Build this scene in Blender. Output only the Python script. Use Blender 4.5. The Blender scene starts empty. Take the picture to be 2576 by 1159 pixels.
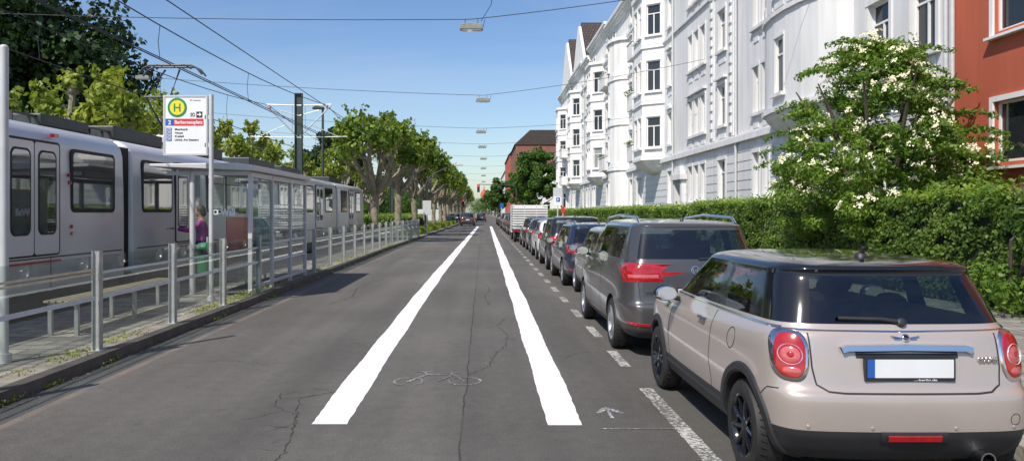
import bpy, bmesh, math, random
import numpy as np
from mathutils import Vector, Matrix
from mathutils.bvhtree import BVHTree
random.seed(7); rng=np.random.default_rng(7)
scene=bpy.context.scene
COL=scene.collection
F=1900.0; CH=1.75
# ------------------------------------------------------------------ materials
def newmat(name):
    m=bpy.data.materials.new(name); m.use_nodes=True
    nt=m.node_tree; b=nt.nodes['Principled BSDF']; return m,nt,b
def pm(name,col,rough=.5,metal=0.,var=.12,scale=4.,bump=0.,bscale=None,coat=0.,spec=.5,dirt=0.):
    m,nt,b=newmat(name); N=nt.nodes;L=nt.links
    tc=N.new('ShaderNodeTexCoord')
    nz=N.new('ShaderNodeTexNoise'); nz.inputs['Scale'].default_value=scale; nz.inputs['Detail'].default_value=6
    L.new(tc.outputs['Object'],nz.inputs['Vector'])
    mr=N.new('ShaderNodeMapRange'); mr.inputs['From Min'].default_value=.25; mr.inputs['From Max'].default_value=.75
    mr.inputs['To Min'].default_value=1-var; mr.inputs['To Max'].default_value=1+var
    L.new(nz.outputs['Fac'],mr.inputs['Value'])
    mul=N.new('ShaderNodeVectorMath'); mul.operation='SCALE'; mul.inputs[0].default_value=col[:3]
    L.new(mr.outputs['Result'],mul.inputs['Scale']); L.new(mul.outputs[0],b.inputs['Base Color'])
    b.inputs['Roughness'].default_value=rough; b.inputs['Metallic'].default_value=metal
    b.inputs['Coat Weight'].default_value=coat; b.inputs['Coat Roughness'].default_value=.04
    b.inputs['Specular IOR Level'].default_value=spec
    if dirt:   # dust: low on the body, blotchy
        sx=N.new('ShaderNodeSeparateXYZ'); L.new(tc.outputs['Object'],sx.inputs[0])
        hz=N.new('ShaderNodeMapRange'); hz.inputs[1].default_value=.95; hz.inputs[2].default_value=.2; hz.inputs[3].default_value=0.12; hz.inputs[4].default_value=1; L.new(sx.outputs[2],hz.inputs[0])
        n3=N.new('ShaderNodeTexNoise'); n3.inputs['Scale'].default_value=5; n3.inputs['Detail'].default_value=9; n3.inputs['Roughness'].default_value=.7; L.new(tc.outputs['Object'],n3.inputs['Vector'])
        m3=N.new('ShaderNodeMath'); m3.operation='MULTIPLY'; L.new(hz.outputs[0],m3.inputs[0]); L.new(n3.outputs['Fac'],m3.inputs[1])
        m4=N.new('ShaderNodeMath'); m4.operation='MULTIPLY'; m4.inputs[1].default_value=dirt; L.new(m3.outputs[0],m4.inputs[0])
        mx=N.new('ShaderNodeMix'); mx.data_type='RGBA'; mx.inputs['B'].default_value=(.20,.18,.15,1); L.new(m4.outputs[0],mx.inputs['Factor']); L.new(mul.outputs[0],mx.inputs['A']); L.new(mx.outputs['Result'],b.inputs['Base Color'])
        rr=N.new('ShaderNodeMath'); rr.operation='MULTIPLY_ADD'; rr.inputs[1].default_value=.6; rr.inputs[2].default_value=.04; L.new(m4.outputs[0],rr.inputs[0]); L.new(rr.outputs[0],b.inputs['Coat Roughness'])
    if bump:
        n2=N.new('ShaderNodeTexNoise'); n2.inputs['Scale'].default_value=bscale or scale*6; n2.inputs['Detail'].default_value=8
        L.new(tc.outputs['Object'],n2.inputs['Vector'])
        bp=N.new('ShaderNodeBump'); bp.inputs['Strength'].default_value=bump; bp.inputs['Distance'].default_value=.02
        L.new(n2.outputs['Fac'],bp.inputs['Height']); L.new(bp.outputs[0],b.inputs['Normal'])
    return m
def glassmat(name,tint,base=0.04,gain=1.0):
    m=bpy.data.materials.new(name); m.use_nodes=True; nt=m.node_tree; N=nt.nodes;L=nt.links; N.clear()
    o=N.new('ShaderNodeOutputMaterial'); mix=N.new('ShaderNodeMixShader'); t=N.new('ShaderNodeBsdfTransparent'); g=N.new('ShaderNodeBsdfGlossy')
    t.inputs[0].default_value=(*tint,1); g.inputs['Roughness'].default_value=.01; g.inputs[0].default_value=(1,1,1,1)
    f=N.new('ShaderNodeLayerWeight'); f.inputs[0].default_value=.5
    pw=N.new('ShaderNodeMath'); pw.operation='POWER'; pw.inputs[1].default_value=4.0
    a=N.new('ShaderNodeMath'); a.operation='MULTIPLY_ADD'; a.use_clamp=True; a.inputs[1].default_value=gain; a.inputs[2].default_value=base
    L.new(f.outputs['Facing'],pw.inputs[0]); L.new(pw.outputs[0],a.inputs[0]); L.new(a.outputs[0],mix.inputs[0]); L.new(t.outputs[0],mix.inputs[1]); L.new(g.outputs[0],mix.inputs[2]); L.new(mix.outputs[0],o.inputs[0])
    return m
def leafmat(name,c1,c2,trans=.35):
    m=bpy.data.materials.new(name); m.use_nodes=True; nt=m.node_tree; N=nt.nodes;L=nt.links; N.clear()
    o=N.new('ShaderNodeOutputMaterial'); g=N.new('ShaderNodeNewGeometry'); cr=N.new('ShaderNodeValToRGB')
    cr.color_ramp.elements[0].color=(*c1,1); cr.color_ramp.elements[1].color=(*c2,1)
    tc=N.new('ShaderNodeTexCoord'); nz=N.new('ShaderNodeTexNoise'); nz.inputs['Scale'].default_value=.9; L.new(tc.outputs['Object'],nz.inputs['Vector'])
    ad=N.new('ShaderNodeMath'); ad.operation='MULTIPLY_ADD'; ad.inputs[1].default_value=.6
    sb=N.new('ShaderNodeMath'); sb.operation='MULTIPLY_ADD'; sb.inputs[1].default_value=1.6; sb.inputs[2].default_value=-.6
    L.new(nz.outputs['Fac'],sb.inputs[0]); L.new(g.outputs['Random Per Island'],ad.inputs[0]); L.new(sb.outputs[0],ad.inputs[2])
    L.new(ad.outputs[0],cr.inputs[0])
    p=N.new('ShaderNodeBsdfPrincipled'); p.inputs['Roughness'].default_value=.5; p.inputs['Specular IOR Level'].default_value=.35
    t=N.new('ShaderNodeBsdfTranslucent'); mx=N.new('ShaderNodeMixShader'); mx.inputs[0].default_value=trans
    vm=N.new('ShaderNodeVectorMath'); vm.operation='MULTIPLY'; vm.inputs[1].default_value=(1.5,1.6,.6)
    L.new(cr.outputs[0],p.inputs['Base Color']); L.new(cr.outputs[0],vm.inputs[0]); L.new(vm.outputs[0],t.inputs[0])
    L.new(p.outputs[0],mx.inputs[1]); L.new(t.outputs[0],mx.inputs[2]); L.new(mx.outputs[0],o.inputs[0]); return m

def asphalt():
    m,nt,b=newmat('asphalt'); N=nt.nodes;L=nt.links
    tc=N.new('ShaderNodeTexCoord'); P=tc.outputs['Object']
    def noise(s,d=5,vec=None,r=.5):
        n=N.new('ShaderNodeTexNoise'); n.inputs['Scale'].default_value=s; n.inputs['Detail'].default_value=d; n.inputs['Roughness'].default_value=r; L.new(vec or P,n.inputs['Vector']); return n.outputs['Fac']
    def mr(v,a,bb,c,d):
        n=N.new('ShaderNodeMapRange'); n.inputs[1].default_value=a;n.inputs[2].default_value=bb;n.inputs[3].default_value=c;n.inputs[4].default_value=d; L.new(v,n.inputs[0]); return n.outputs[0]
    def mt(op,a,bb):
        n=N.new('ShaderNodeMath'); n.operation=op
        for i,x in enumerate((a,bb)):
            if isinstance(x,(int,float)): n.inputs[i].default_value=x
            else: L.new(x,n.inputs[i])
        return n.outputs[0]
    big=mr(noise(.35,5),.3,.7,.84,1.14)
    mpp=N.new('ShaderNodeMapping'); mpp.inputs['Scale'].default_value=(1.5,.08,1); L.new(P,mpp.inputs[0])
    streak=mr(noise(1.0,5,mpp.outputs[0]),.3,.7,.80,1.16)
    fine=mr(noise(60,5,None,.9),.3,.7,.50,1.5)
    mid=mr(noise(7,6,None,.75),.3,.7,.86,1.14)
    f=mt('MULTIPLY',mt('MULTIPLY',mt('MULTIPLY',big,streak),fine),mid)
    sx=N.new('ShaderNodeSeparateXYZ'); L.new(P,sx.inputs[0])
    wob=mr(noise(1.1,8,None,.72),.2,.8,-.35,.35)
    def seam(x0,w,amp):
        d=mt('ABSOLUTE',mt('SUBTRACT',mt('ADD',sx.outputs[0],mt('MULTIPLY',wob,amp)),x0),0)
        return mr(d,w*.4,w,.4,1)
    f=mt('MULTIPLY',f,mt('MAXIMUM',seam(-.17,.010,.10),mr(noise(.9,3),.42,.5,.75,0)))
    # tone change across the longitudinal paving seam, oil-dark wheel tracks
    f=mt('MULTIPLY',f,mr(sx.outputs[0],-.19,-.16,1.0,.93))
    for xc,w_,k in ((-3.2,.55,.90),(-1.9,.5,.92),(1.2,.5,.94)):
        f=mt('MULTIPLY',f,mr(mt('ABSOLUTE',mt('SUBTRACT',mt('ADD',sx.outputs[0],mt('MULTIPLY',wob,.5)),xc),0),0,w_,k,1))
    # drips and stains
    st=mr(noise(2.3,3,None,.6),.66,.72,1,.84); f=mt('MULTIPLY',f,st)
    ed=mr(mt('ABSOLUTE',mt('ADD',mt('ADD',sx.outputs[0],3.92),mt('MULTIPLY',wob,.05)),0),.03,.06,1.0,0)
    f=mt('MULTIPLY',f,mr(sx.outputs[0],-3.9,-3.88,1.12,1.0))
    # dirt gathering near the kerbs
    f=mt('MULTIPLY',f,mr(mt('ADD',sx.outputs[0],mt('MULTIPLY',wob,.5)),-4.35,-4.05,.62,1))
    rgb=N.new('ShaderNodeMix'); rgb.data_type='RGBA'; rgb.inputs['A'].default_value=(.132,.124,.113,1); rgb.inputs['B'].default_value=(.21,.16,.135,1)
    L.new(mt('MULTIPLY',ed,mr(noise(1.5,5),.4,.6,.15,.75)),rgb.inputs['Factor'])
    sc=N.new('ShaderNodeVectorMath'); sc.operation='SCALE'; L.new(rgb.outputs['Result'],sc.inputs[0]); L.new(f,sc.inputs['Scale']); L.new(sc.outputs[0],b.inputs['Base Color'])
    b.inputs['Roughness'].default_value=.85; b.inputs['Specular IOR Level'].default_value=.3
    bp=N.new('ShaderNodeBump'); bp.inputs['Strength'].default_value=.6; bp.inputs['Distance'].default_value=.01; L.new(fine,bp.inputs['Height']); L.new(bp.outputs[0],b.inputs['Normal'])
    return m
def paving(name,c1,c2,sx,sy,mort=.012):
    m,nt,b=newmat(name); N=nt.nodes;L=nt.links; tc=N.new('ShaderNodeTexCoord')
    br=N.new('ShaderNodeTexBrick'); br.inputs['Color1'].default_value=(*c1,1); br.inputs['Color2'].default_value=(*c2,1); br.inputs['Mortar'].default_value=(.06,.055,.05,1)
    br.inputs['Scale'].default_value=1; br.inputs['Brick Width'].default_value=sx; br.inputs['Row Height'].default_value=sy; br.inputs['Mortar Size'].default_value=mort; br.offset=.5
    L.new(tc.outputs['Object'],br.inputs['Vector'])
    n=N.new('ShaderNodeTexNoise'); n.inputs['Scale'].default_value=3; n.inputs['Detail'].default_value=8; L.new(tc.outputs['Object'],n.inputs['Vector'])
    mr=N.new('ShaderNodeMapRange'); mr.inputs[1].default_value=.25; mr.inputs[2].default_value=.75; mr.inputs[3].default_value=.65; mr.inputs[4].default_value=1.3; L.new(n.outputs['Fac'],mr.inputs[0])
    sc=N.new('ShaderNodeVectorMath'); sc.operation='SCALE'; L.new(br.outputs['Color'],sc.inputs[0]); L.new(mr.outputs[0],sc.inputs['Scale']); L.new(sc.outputs[0],b.inputs['Base Color']); b.inputs['Roughness'].default_value=.9
    return m
def paintmat(name,white,cover,sc_=28,soft=.1):
    m,nt,b=newmat(name); N=nt.nodes;L=nt.links; tc=N.new('ShaderNodeTexCoord')
    n=N.new('ShaderNodeTexNoise'); n.inputs['Scale'].default_value=sc_; n.inputs['Detail'].default_value=8; n.inputs['Roughness'].default_value=.7; L.new(tc.outputs['Object'],n.inputs['Vector'])
    n2=N.new('ShaderNodeTexNoise'); n2.inputs['Scale'].default_value=2.2; n2.inputs['Detail'].default_value=5; L.new(tc.outputs['Object'],n2.inputs['Vector'])
    ad=N.new('ShaderNodeMath'); ad.operation='MULTIPLY_ADD'; ad.inputs[1].default_value=.3; L.new(n2.outputs['Fac'],ad.inputs[0]); L.new(n.outputs['Fac'],ad.inputs[2])
    mr=N.new('ShaderNodeMapRange'); mr.inputs[1].default_value=.77-cover*.5; mr.inputs[2].default_value=.77+soft-cover*.5; L.new(ad.outputs[0],mr.inputs[0])
    mx=N.new('ShaderNodeMix'); mx.data_type='RGBA'; mx.inputs['A'].default_value=(.12,.115,.105,1); mx.inputs['B'].default_value=(*white,1); L.new(mr.outputs[0],mx.inputs['Factor'])
    L.new(mx.outputs['Result'],b.inputs['Base Color']); b.inputs['Roughness'].default_value=.8
    bp=N.new('ShaderNodeBump'); bp.inputs['Strength'].default_value=.5; bp.inputs['Distance'].default_value=.008; L.new(n.outputs['Fac'],bp.inputs['Height']); L.new(bp.outputs[0],b.inputs['Normal'])
    return m
def wallmat(name,col):
    m=pm(name,col,.85,0,.05,.5,bump=.15,bscale=30); nt=m.node_tree;N=nt.nodes;L=nt.links; b=N['Principled BSDF']
    tc=N.new('ShaderNodeTexCoord'); mp=N.new('ShaderNodeMapping'); mp.inputs['Scale'].default_value=(1.2,1.2,.12); n=N.new('ShaderNodeTexNoise'); n.inputs['Scale'].default_value=2; n.inputs['Detail'].default_value=7
    L.new(tc.outputs['Object'],mp.inputs[0]); L.new(mp.outputs[0],n.inputs['Vector'])
    mr=N.new('ShaderNodeMapRange'); mr.inputs[1].default_value=.3;mr.inputs[2].default_value=.65;mr.inputs[3].default_value=.86;mr.inputs[4].default_value=1.03; L.new(n.outputs['Fac'],mr.inputs[0])
    src=b.inputs['Base Color'].links[0].from_socket; sc=N.new('ShaderNodeVectorMath'); sc.operation='SCALE'; L.new(src,sc.inputs[0]); L.new(mr.outputs[0],sc.inputs['Scale']); L.new(sc.outputs[0],b.inputs['Base Color'])
    return m
def tilemat(name,c1,c2):
    m,nt,b=newmat(name); N=nt.nodes;L=nt.links; tc=N.new('ShaderNodeTexCoord'); mp=N.new('ShaderNodeMapping'); mp.inputs['Rotation'].default_value=(math.radians(90),0,0)
    br=N.new('ShaderNodeTexBrick'); br.inputs['Color1'].default_value=(*c1,1); br.inputs['Color2'].default_value=(*c2,1); br.inputs['Mortar'].default_value=(.015,.012,.01,1); br.inputs['Scale'].default_value=1; br.inputs['Brick Width'].default_value=.35; br.inputs['Row Height'].default_value=.4; br.inputs['Mortar Size'].default_value=.04
    L.new(tc.outputs['Object'],mp.inputs[0]); L.new(mp.outputs[0],br.inputs['Vector']); L.new(br.outputs['Color'],b.inputs['Base Color']); b.inputs['Roughness'].default_value=.7; return m

M={}
M['asphalt']=asphalt()
M['crack']=pm('asphalt_crack',(.035,.033,.03),.95,0,.3,8)
M['ground']=pm('ground_soil',(.10,.11,.07),.95,0,.3,.2)
M['grass']=pm('grass',(.09,.14,.03),.95,0,.4,3,bump=.6)
M['slab']=paving('platform_slabs',(.36,.33,.285),(.16,.15,.14),.6,.3)
M['walk']=paving('pavement_slabs',(.29,.27,.24),(.23,.21,.185),.35,.35,.01)
M['kerb']=pm('kerb_stone',(.23,.21,.175),.9,0,.45,3,bump=.5)
M['kerbd']=paving('kerb_dirty',(.125,.11,.09),(.085,.075,.06),1.0,5,.012)
M['ballast']=pm('track_bed',(.14,.13,.115),.95,0,.35,6,bump=.8)
M['white']=paintmat('road_paint_fresh',(.80,.80,.80),.93,24,.16)
M['worn']=paintmat('road_paint_worn',(.50,.50,.47),.32)
M['chalk']=paintmat('chalk_paint',(.66,.68,.72),.24,38,.2)
M['steel']=pm('galvanised_steel',(.46,.47,.46),.45,.5,.18,8,bump=.05)
M['steelw']=pm('grey_painted_metal',(.56,.57,.565),.45,.1,.08,5)
M['dsteel']=pm('dark_metal',(.05,.055,.055),.5,.4,.2,6)
M['mast']=pm('mast_green',(.045,.065,.055),.55,.2,.2,6)
M['wire']=pm('wire',(.03,.03,.035),.6,.3,.1)
M['fglass']=glassmat('fence_glass',(.86,.90,.885),.06,.55)
M['cglass']=glassmat('car_glass',(.50,.58,.54),.08,.9)
M['stripe']=pm('glass_stripe',(.66,.72,.72),.6,0,.1,5)
M['stripey']=pm('glass_stripe_cream',(.66,.58,.40),.6,0,.2,9)
M['tram']=pm('tram_silver',(.62,.62,.625),.36,.12,.07,1.2,coat=.25,dirt=.5)
M['tramred']=pm('tram_red',(.50,.035,.04),.35,0,.08,2,coat=.3)
M['rubber']=pm('black_rubber',(.020,.019,.019),.65,0,.3,6)
M['black']=pm('black_plastic',(.022,.022,.024),.5,0,.15,8)
M['blackg']=pm('black_gloss',(.008,.009,.012),.10,0,.05,3,coat=.5)
M['chrome']=pm('chrome',(.72,.72,.72),.12,1,.03,3)
M['red']=pm('lamp_red',(.36,.006,.010),.12,0,.2,30,coat=1)
M['pink']=pm('lamp_pink',(.50,.10,.10),.15,0,.2,40,coat=1)
M['clear']=pm('lamp_clear',(.70,.68,.68),.15,.3,.1,20,coat=1)
M['plate']=pm('plate_white',(.72,.73,.74),.4,0,.04,6)
M['blue']=pm('sign_blue',(.02,.10,.42),.4,0,.04,6)
M['swhite']=pm('sign_white',(.80,.81,.82),.4,0,.03,3)
M['sred']=pm('sign_red',(.66,.03,.04),.4,0,.04,6)
M['sgreen']=pm('sign_green',(.0,.24,.10),.4,0,.04,6)
M['syellow']=pm('sign_yellow',(.88,.68,.02),.4,0,.04,6)
M['sblack']=pm('sign_black',(.02,.02,.02),.5,0,.04,6)
M['bin']=pm('bin_green',(.02,.19,.08),.5,0,.1,6)
M['wood']=pm('bench_wood',(.30,.25,.17),.75,0,.25,6)
M['seat']=pm('seat_fabric',(.035,.035,.038),.9,0,.2,9)
M['alloy']=pm('alloy',(.5,.5,.51),.3,.8,.1,8)
M['frame']=pm('window_frame_white',(.78,.78,.77),.5,0,.04,6)
M['tile']=tilemat('roof_tiles',(.085,.06,.05),(.06,.045,.04))
M['wA']=wallmat('render_light_grey',(.70,.695,.69))
M['wB']=wallmat('render_cool_grey',(.71,.705,.70))
M['wC']=wallmat('render_white',(.80,.79,.77))
M['wRed']=wallmat('render_red',(.50,.115,.06))
M['wBrick']=wallmat('brick_brown',(.25,.11,.08))
M['bark']=pm('bark',(.24,.21,.15),.9,0,.45,4,bump=.7,bscale=9)
M['barkd']=pm('bark_dark',(.08,.065,.05),.9,0,.3,4,bump=.6,bscale=9)
M['lplane']=leafmat('leaves_plane',(.07,.13,.02),(.25,.33,.05),.35)
M['lplaney']=leafmat('leaves_plane_yellow',(.11,.17,.025),(.36,.40,.07),.38)
M['ldark']=leafmat('leaves_dark',(.014,.032,.011),(.04,.085,.022),.22)
M['lmid']=leafmat('leaves_mid',(.03,.08,.012),(.11,.20,.03),.3)
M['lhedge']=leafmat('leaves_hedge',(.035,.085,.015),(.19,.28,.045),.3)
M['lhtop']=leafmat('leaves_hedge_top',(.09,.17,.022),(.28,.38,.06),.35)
M['lelder']=leafmat('leaves_elder',(.045,.11,.018),(.22,.33,.05),.38)
M['flower']=pm('flower_cream',(.85,.81,.58),.8,0,.1,9)
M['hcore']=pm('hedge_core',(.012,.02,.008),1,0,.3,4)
M['litter']=pm('dry_leaf',(.22,.17,.08),.9,0,.4,9)
def panemat():
    m,nt,b=newmat('window_pane'); N=nt.nodes;L=nt.links
    o=N.new('ShaderNodeObjectInfo'); cr=N.new('ShaderNodeValToRGB'); e=cr.color_ramp.elements
    e[0].position=.0; e[0].color=(.015,.018,.022,1); e[1].position=1; e[1].color=(.35,.35,.34,1)
    x=e.new(.66); x.color=(.03,.035,.04,1); x=e.new(.88); x.color=(.14,.15,.15,1)
    tc=N.new('ShaderNodeTexCoord'); wv=N.new('ShaderNodeTexWave'); wv.inputs['Scale'].default_value=6; wv.inputs['Distortion'].default_value=2; L.new(tc.outputs['Object'],wv.inputs[0])
    mr=N.new('ShaderNodeMapRange'); mr.inputs[3].default_value=.7; mr.inputs[4].default_value=1.15; L.new(wv.outputs['Fac'],mr.inputs[0])
    sc=N.new('ShaderNodeVectorMath'); sc.operation='SCALE'; L.new(o.outputs['Random'],cr.inputs[0]); L.new(cr.outputs[0],sc.inputs[0]); L.new(mr.outputs[0],sc.inputs['Scale']); L.new(sc.outputs[0],b.inputs['Base Color'])
    b.inputs['Roughness'].default_value=.05; b.inputs['Specular IOR Level'].default_value=.6; return m
M['pane']=panemat()
# ------------------------------------------------------------------ mesh builder
def link(o): COL.objects.link(o); return o
def empty(name,loc=(0,0,0),label=None,cat=None,group=None,rot=0):
    o=bpy.data.objects.new(name,None); o.location=loc; o.rotation_euler=(0,0,rot); o.empty_display_size=.2; link(o)
    if label:o['label']=label
    if cat:o['category']=cat
    if group:o['group']=group
    return o
def tag(o,label=None,cat=None,group=None,kind=None):
    if label:o['label']=label
    if cat:o['category']=cat
    if group:o['group']=group
    if kind:o['kind']=kind
    return o
class MB:
    def __init__(s): s.v=[];s.f=[];s.m=[]
    def add(s,vs,fs,m=0):
        o=len(s.v); s.v+=[tuple(v) for v in vs]; s.f+=[tuple(i+o for i in f) for f in fs]; s.m+=[m]*len(fs)
    def box(s,x0,x1,y0,y1,z0,z1,m=0):
        s.add([(x0,y0,z0),(x1,y0,z0),(x1,y1,z0),(x0,y1,z0),(x0,y0,z1),(x1,y0,z1),(x1,y1,z1),(x0,y1,z1)],
              [(0,3,2,1),(4,5,6,7),(0,1,5,4),(1,2,6,5),(2,3,7,6),(3,0,4,7)],m)
    def tube(s,pts,r,n=8,m=0,caps=True):
        pts=[Vector(p) for p in pts]; k=len(pts)
        if not hasattr(r,'__len__'): r=[r]*k
        vs=[]; ref=None
        for i,p in enumerate(pts):
            d=(pts[min(i+1,k-1)]-pts[max(i-1,0)]).normalized()
            if ref is None: ref=Vector((0,0,1)) if abs(d.z)<.9 else Vector((1,0,0))
            a=d.cross(ref).normalized(); b=d.cross(a).normalized()
            if abs(d.dot(ref))>.95: ref=Vector((0,1,0)) if abs(d.y)<.7 else Vector((1,0,0)); a=d.cross(ref).normalized(); b=d.cross(a).normalized()
            for j in range(n):
                t=2*math.pi*j/n; vs.append(p+(a*math.cos(t)+b*math.sin(t))*r[i])
        fs=[]
        for i in range(k-1):
            for j in range(n):
                fs.append((i*n+j,i*n+(j+1)%n,(i+1)*n+(j+1)%n,(i+1)*n+j))
        if caps: fs.append(tuple(range(n-1,-1,-1))); fs.append(tuple((k-1)*n+j for j in range(n)))
        s.add(vs,fs,m)
    def cyl(s,p0,p1,r0,r1=None,n=12,m=0): s.tube([p0,p1],[r0,r0 if r1 is None else r1],n,m)
    def prism(s,poly,ax,a,b,m=0):
        def mp(p,t):
            return (t,p[0],p[1]) if ax=='x' else ((p[0],t,p[1]) if ax=='y' else (p[0],p[1],t))
        n=len(poly); vs=[mp(p,a) for p in poly]+[mp(p,b) for p in poly]
        fs=[(i,(i+1)%n,(i+1)%n+n,i+n) for i in range(n)]+[tuple(range(n-1,-1,-1)),tuple(range(n,2*n))]
        s.add(vs,fs,m)
    def lathe(s,prof,n=24,ax='x',c=(0,0,0),m=0,closed=False):
        vs=[]
        for (r,a) in prof:
            for j in range(n):
                t=2*math.pi*j/n; x,y=r*math.cos(t),r*math.sin(t)
                vs.append((c[0]+a,c[1]+x,c[2]+y) if ax=='x' else ((c[0]+x,c[1]+a,c[2]+y) if ax=='y' else (c[0]+x,c[1]+y,c[2]+a)))
        k=len(prof); fs=[]
        for i in range(k-1 if not closed else k):
            for j in range(n):
                i2=(i+1)%k; fs.append((i*n+j,i*n+(j+1)%n,i2*n+(j+1)%n,i2*n+j))
        s.add(vs,fs,m)
    def ball(s,c,rx,ry=None,rz=None,n=12,m=0):
        ry=ry or rx; rz=rz or rx; k=max(5,n//2); vs=[(c[0],c[1],c[2]-rz)]
        for i in range(1,k):
            p=-math.pi/2+math.pi*i/k
            for j in range(n):
                t=2*math.pi*j/n; vs.append((c[0]+rx*math.cos(p)*math.cos(t),c[1]+ry*math.cos(p)*math.sin(t),c[2]+rz*math.sin(p)))
        vs.append((c[0],c[1],c[2]+rz)); fs=[(0,1+(j+1)%n,1+j) for j in range(n)]
        for i in range(k-2):
            for j in range(n): fs.append((1+i*n+j,1+i*n+(j+1)%n,1+(i+1)*n+(j+1)%n,1+(i+1)*n+j))
        o=1+(k-2)*n; L=len(vs)-1; fs+=[(o+j,o+(j+1)%n,L) for j in range(n)]
        s.add(vs,fs,m)
    def mesh(s,name,mats,smooth=False,fixn=True):
        me=bpy.data.meshes.new(name); me.from_pydata(s.v,[],s.f)
        for x in mats: me.materials.append(M[x] if isinstance(x,str) else x)
        me.polygons.foreach_set('material_index',s.m)
        if fixn:
            bm=bmesh.new(); bm.from_mesh(me); bmesh.ops.recalc_face_normals(bm,faces=bm.faces); bm.to_mesh(me); bm.free()
        if smooth:
            me.polygons.foreach_set('use_smooth',[True]*len(me.polygons)); me.set_sharp_from_angle(angle=math.radians(38))
        me.update(); return me
    def obj(s,name,mats,parent=None,loc=(0,0,0),rot=(0,0,0),smooth=False,bevel=0,fixn=True):
        o=bpy.data.objects.new(name,s.mesh(name,mats,smooth,fixn)); o.location=loc; o.rotation_euler=rot
        if parent: o.parent=parent
        link(o)
        if bevel:
            b=o.modifiers.new('bevel','BEVEL'); b.width=bevel; b.segments=2; b.limit_method='ANGLE'
        return o
def copytree(src,loc,rot=0,scale=1):
    e=src.copy(); COL.objects.link(e); e.location=loc; e.rotation_euler=(0,0,rot); e.scale=(scale,)*3
    def rec(s,d):
        for ch in s.children:
            c=ch.copy(); COL.objects.link(c); c.parent=d; rec(ch,c)
    rec(src,e); return e
def text(name,s,mat,loc,width=None,size=.1,rot=(math.pi/2,0,0),parent=None,ext=.001,bold=0,align='LEFT'):
    cu=bpy.data.curves.new(name,'FONT'); cu.body=s; cu.size=size; cu.extrude=ext; cu.offset=bold
    t=bpy.data.objects.new('tmp',cu); COL.objects.link(t); bpy.context.view_layer.update()
    dg=bpy.context.evaluated_depsgraph_get(); me=bpy.data.meshes.new_from_object(t.evaluated_get(dg)); bpy.data.objects.remove(t)
    xs=[v.co.x for v in me.vertices]; w=max(xs)-min(xs); x0=min(xs)
    k=(width/w) if width else 1
    for v in me.vertices: v.co.x=(v.co.x-x0)*k-(w*k/2 if align=='CENTER' else 0)
    me.name=name; me.materials.clear(); me.materials.append(M[mat]); o=bpy.data.objects.new(name,me); o.location=loc; o.rotation_euler=rot
    if parent:o.parent=parent
    return link(o)
def leafmesh(name,C,size,mat,N=None,jit=.35,aspect=.6,parent=None,obj=True):
    n=len(C); C=np.asarray(C,dtype=np.float64)
    R=rng.normal(size=(n,3))
    if N is not None: R=R*.55+np.asarray(N)
    R/=np.linalg.norm(R,axis=1)[:,None]+1e-9
    T=rng.normal(size=(n,3)); T[:,2]-=.5; T-=R*(T*R).sum(1)[:,None]; T/=np.linalg.norm(T,axis=1)[:,None]+1e-9
    B=np.cross(R,T); s=size*(1+jit*(rng.random(n)*2-1))[:,None]
    V=np.stack([C-T*s*.5,C+B*s*.5*aspect+R*s*.08,C+T*s*.5,C-B*s*.5*aspect+R*s*.08],1).reshape(-1,3)
    me=bpy.data.meshes.new(name); me.vertices.add(4*n); me.vertices.foreach_set('co',V.ravel())
    me.loops.add(4*n); me.loops.foreach_set('vertex_index',np.arange(4*n,dtype=np.int32)); me.polygons.add(n)
    me.polygons.foreach_set('loop_start',np.arange(0,4*n,4,dtype=np.int32)); me.update(calc_edges=True)
    me.materials.append(M[mat])
    if not obj: return me
    o=bpy.data.objects.new(name,me)
    if parent:o.parent=parent
    return link(o)
def cluster(c,r,n,flat=.8,hollow=.45):
    d=rng.normal(size=(n,3)); d/=np.linalg.norm(d,axis=1)[:,None]; q=hollow+(1-hollow)*rng.random(n)**.6
    k=1+.25*np.sin(d[:,0]*5+c[0])*np.cos(d[:,1]*4+c[1])
    return np.array(c)+d*(r*q*k)[:,None]*np.array([1,1,flat]), d
# ------------------------------------------------------------------ camera / light
cam=bpy.data.cameras.new('camera'); co=bpy.data.objects.new('camera',cam); link(co); scene.camera=co
co.location=(0,0,CH); co.rotation_euler=(math.pi/2,0,0); cam.sensor_width=36; cam.lens=36*F/2576; cam.shift_x=73/2576; cam.shift_y=-46.5/2576; cam.clip_end=5000; cam.clip_start=.05
L=bpy.data.lights.new('sun','SUN'); L.energy=5.0; L.angle=math.radians(.5); L.color=(1,.94,.85); lo=bpy.data.objects.new('sun',L); link(lo)
sd=Vector((.47,.70,-1)).normalized(); lo.rotation_euler=sd.to_track_quat('-Z','Y').to_euler(); lo.location=(-20,-30,50)
w=bpy.data.worlds.new('World'); scene.world=w; w.use_nodes=True; nt=w.node_tree; N=nt.nodes; Lk=nt.links
bg=N['Background']; sky=N.new('ShaderNodeTexSky'); sky.sky_type='NISHITA'; sky.sun_disc=False; sky.sun_elevation=math.radians(50); sky.sun_rotation=math.radians(214); sky.air_density=1.0; sky.dust_density=.9; sky.ozone_density=2.2
tc=N.new('ShaderNodeTexCoord'); mp=N.new('ShaderNodeMapping'); mp.inputs['Scale'].default_value=(1.0,1.4,5); mp.inputs['Rotation'].default_value=(.2,.35,.3); nz=N.new('ShaderNodeTexNoise'); nz.inputs['Scale'].default_value=1.6; nz.inputs['Detail'].default_value=9; nz.inputs['Roughness'].default_value=.6; nz.inputs['Distortion'].default_value=.6
hs=N.new('ShaderNodeHueSaturation'); hs.inputs['Saturation'].default_value=1.16; hs.inputs['Hue'].default_value=.507; hs.inputs['Value'].default_value=1.12; Lk.new(sky.outputs[0],hs.inputs['Color'])
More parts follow.
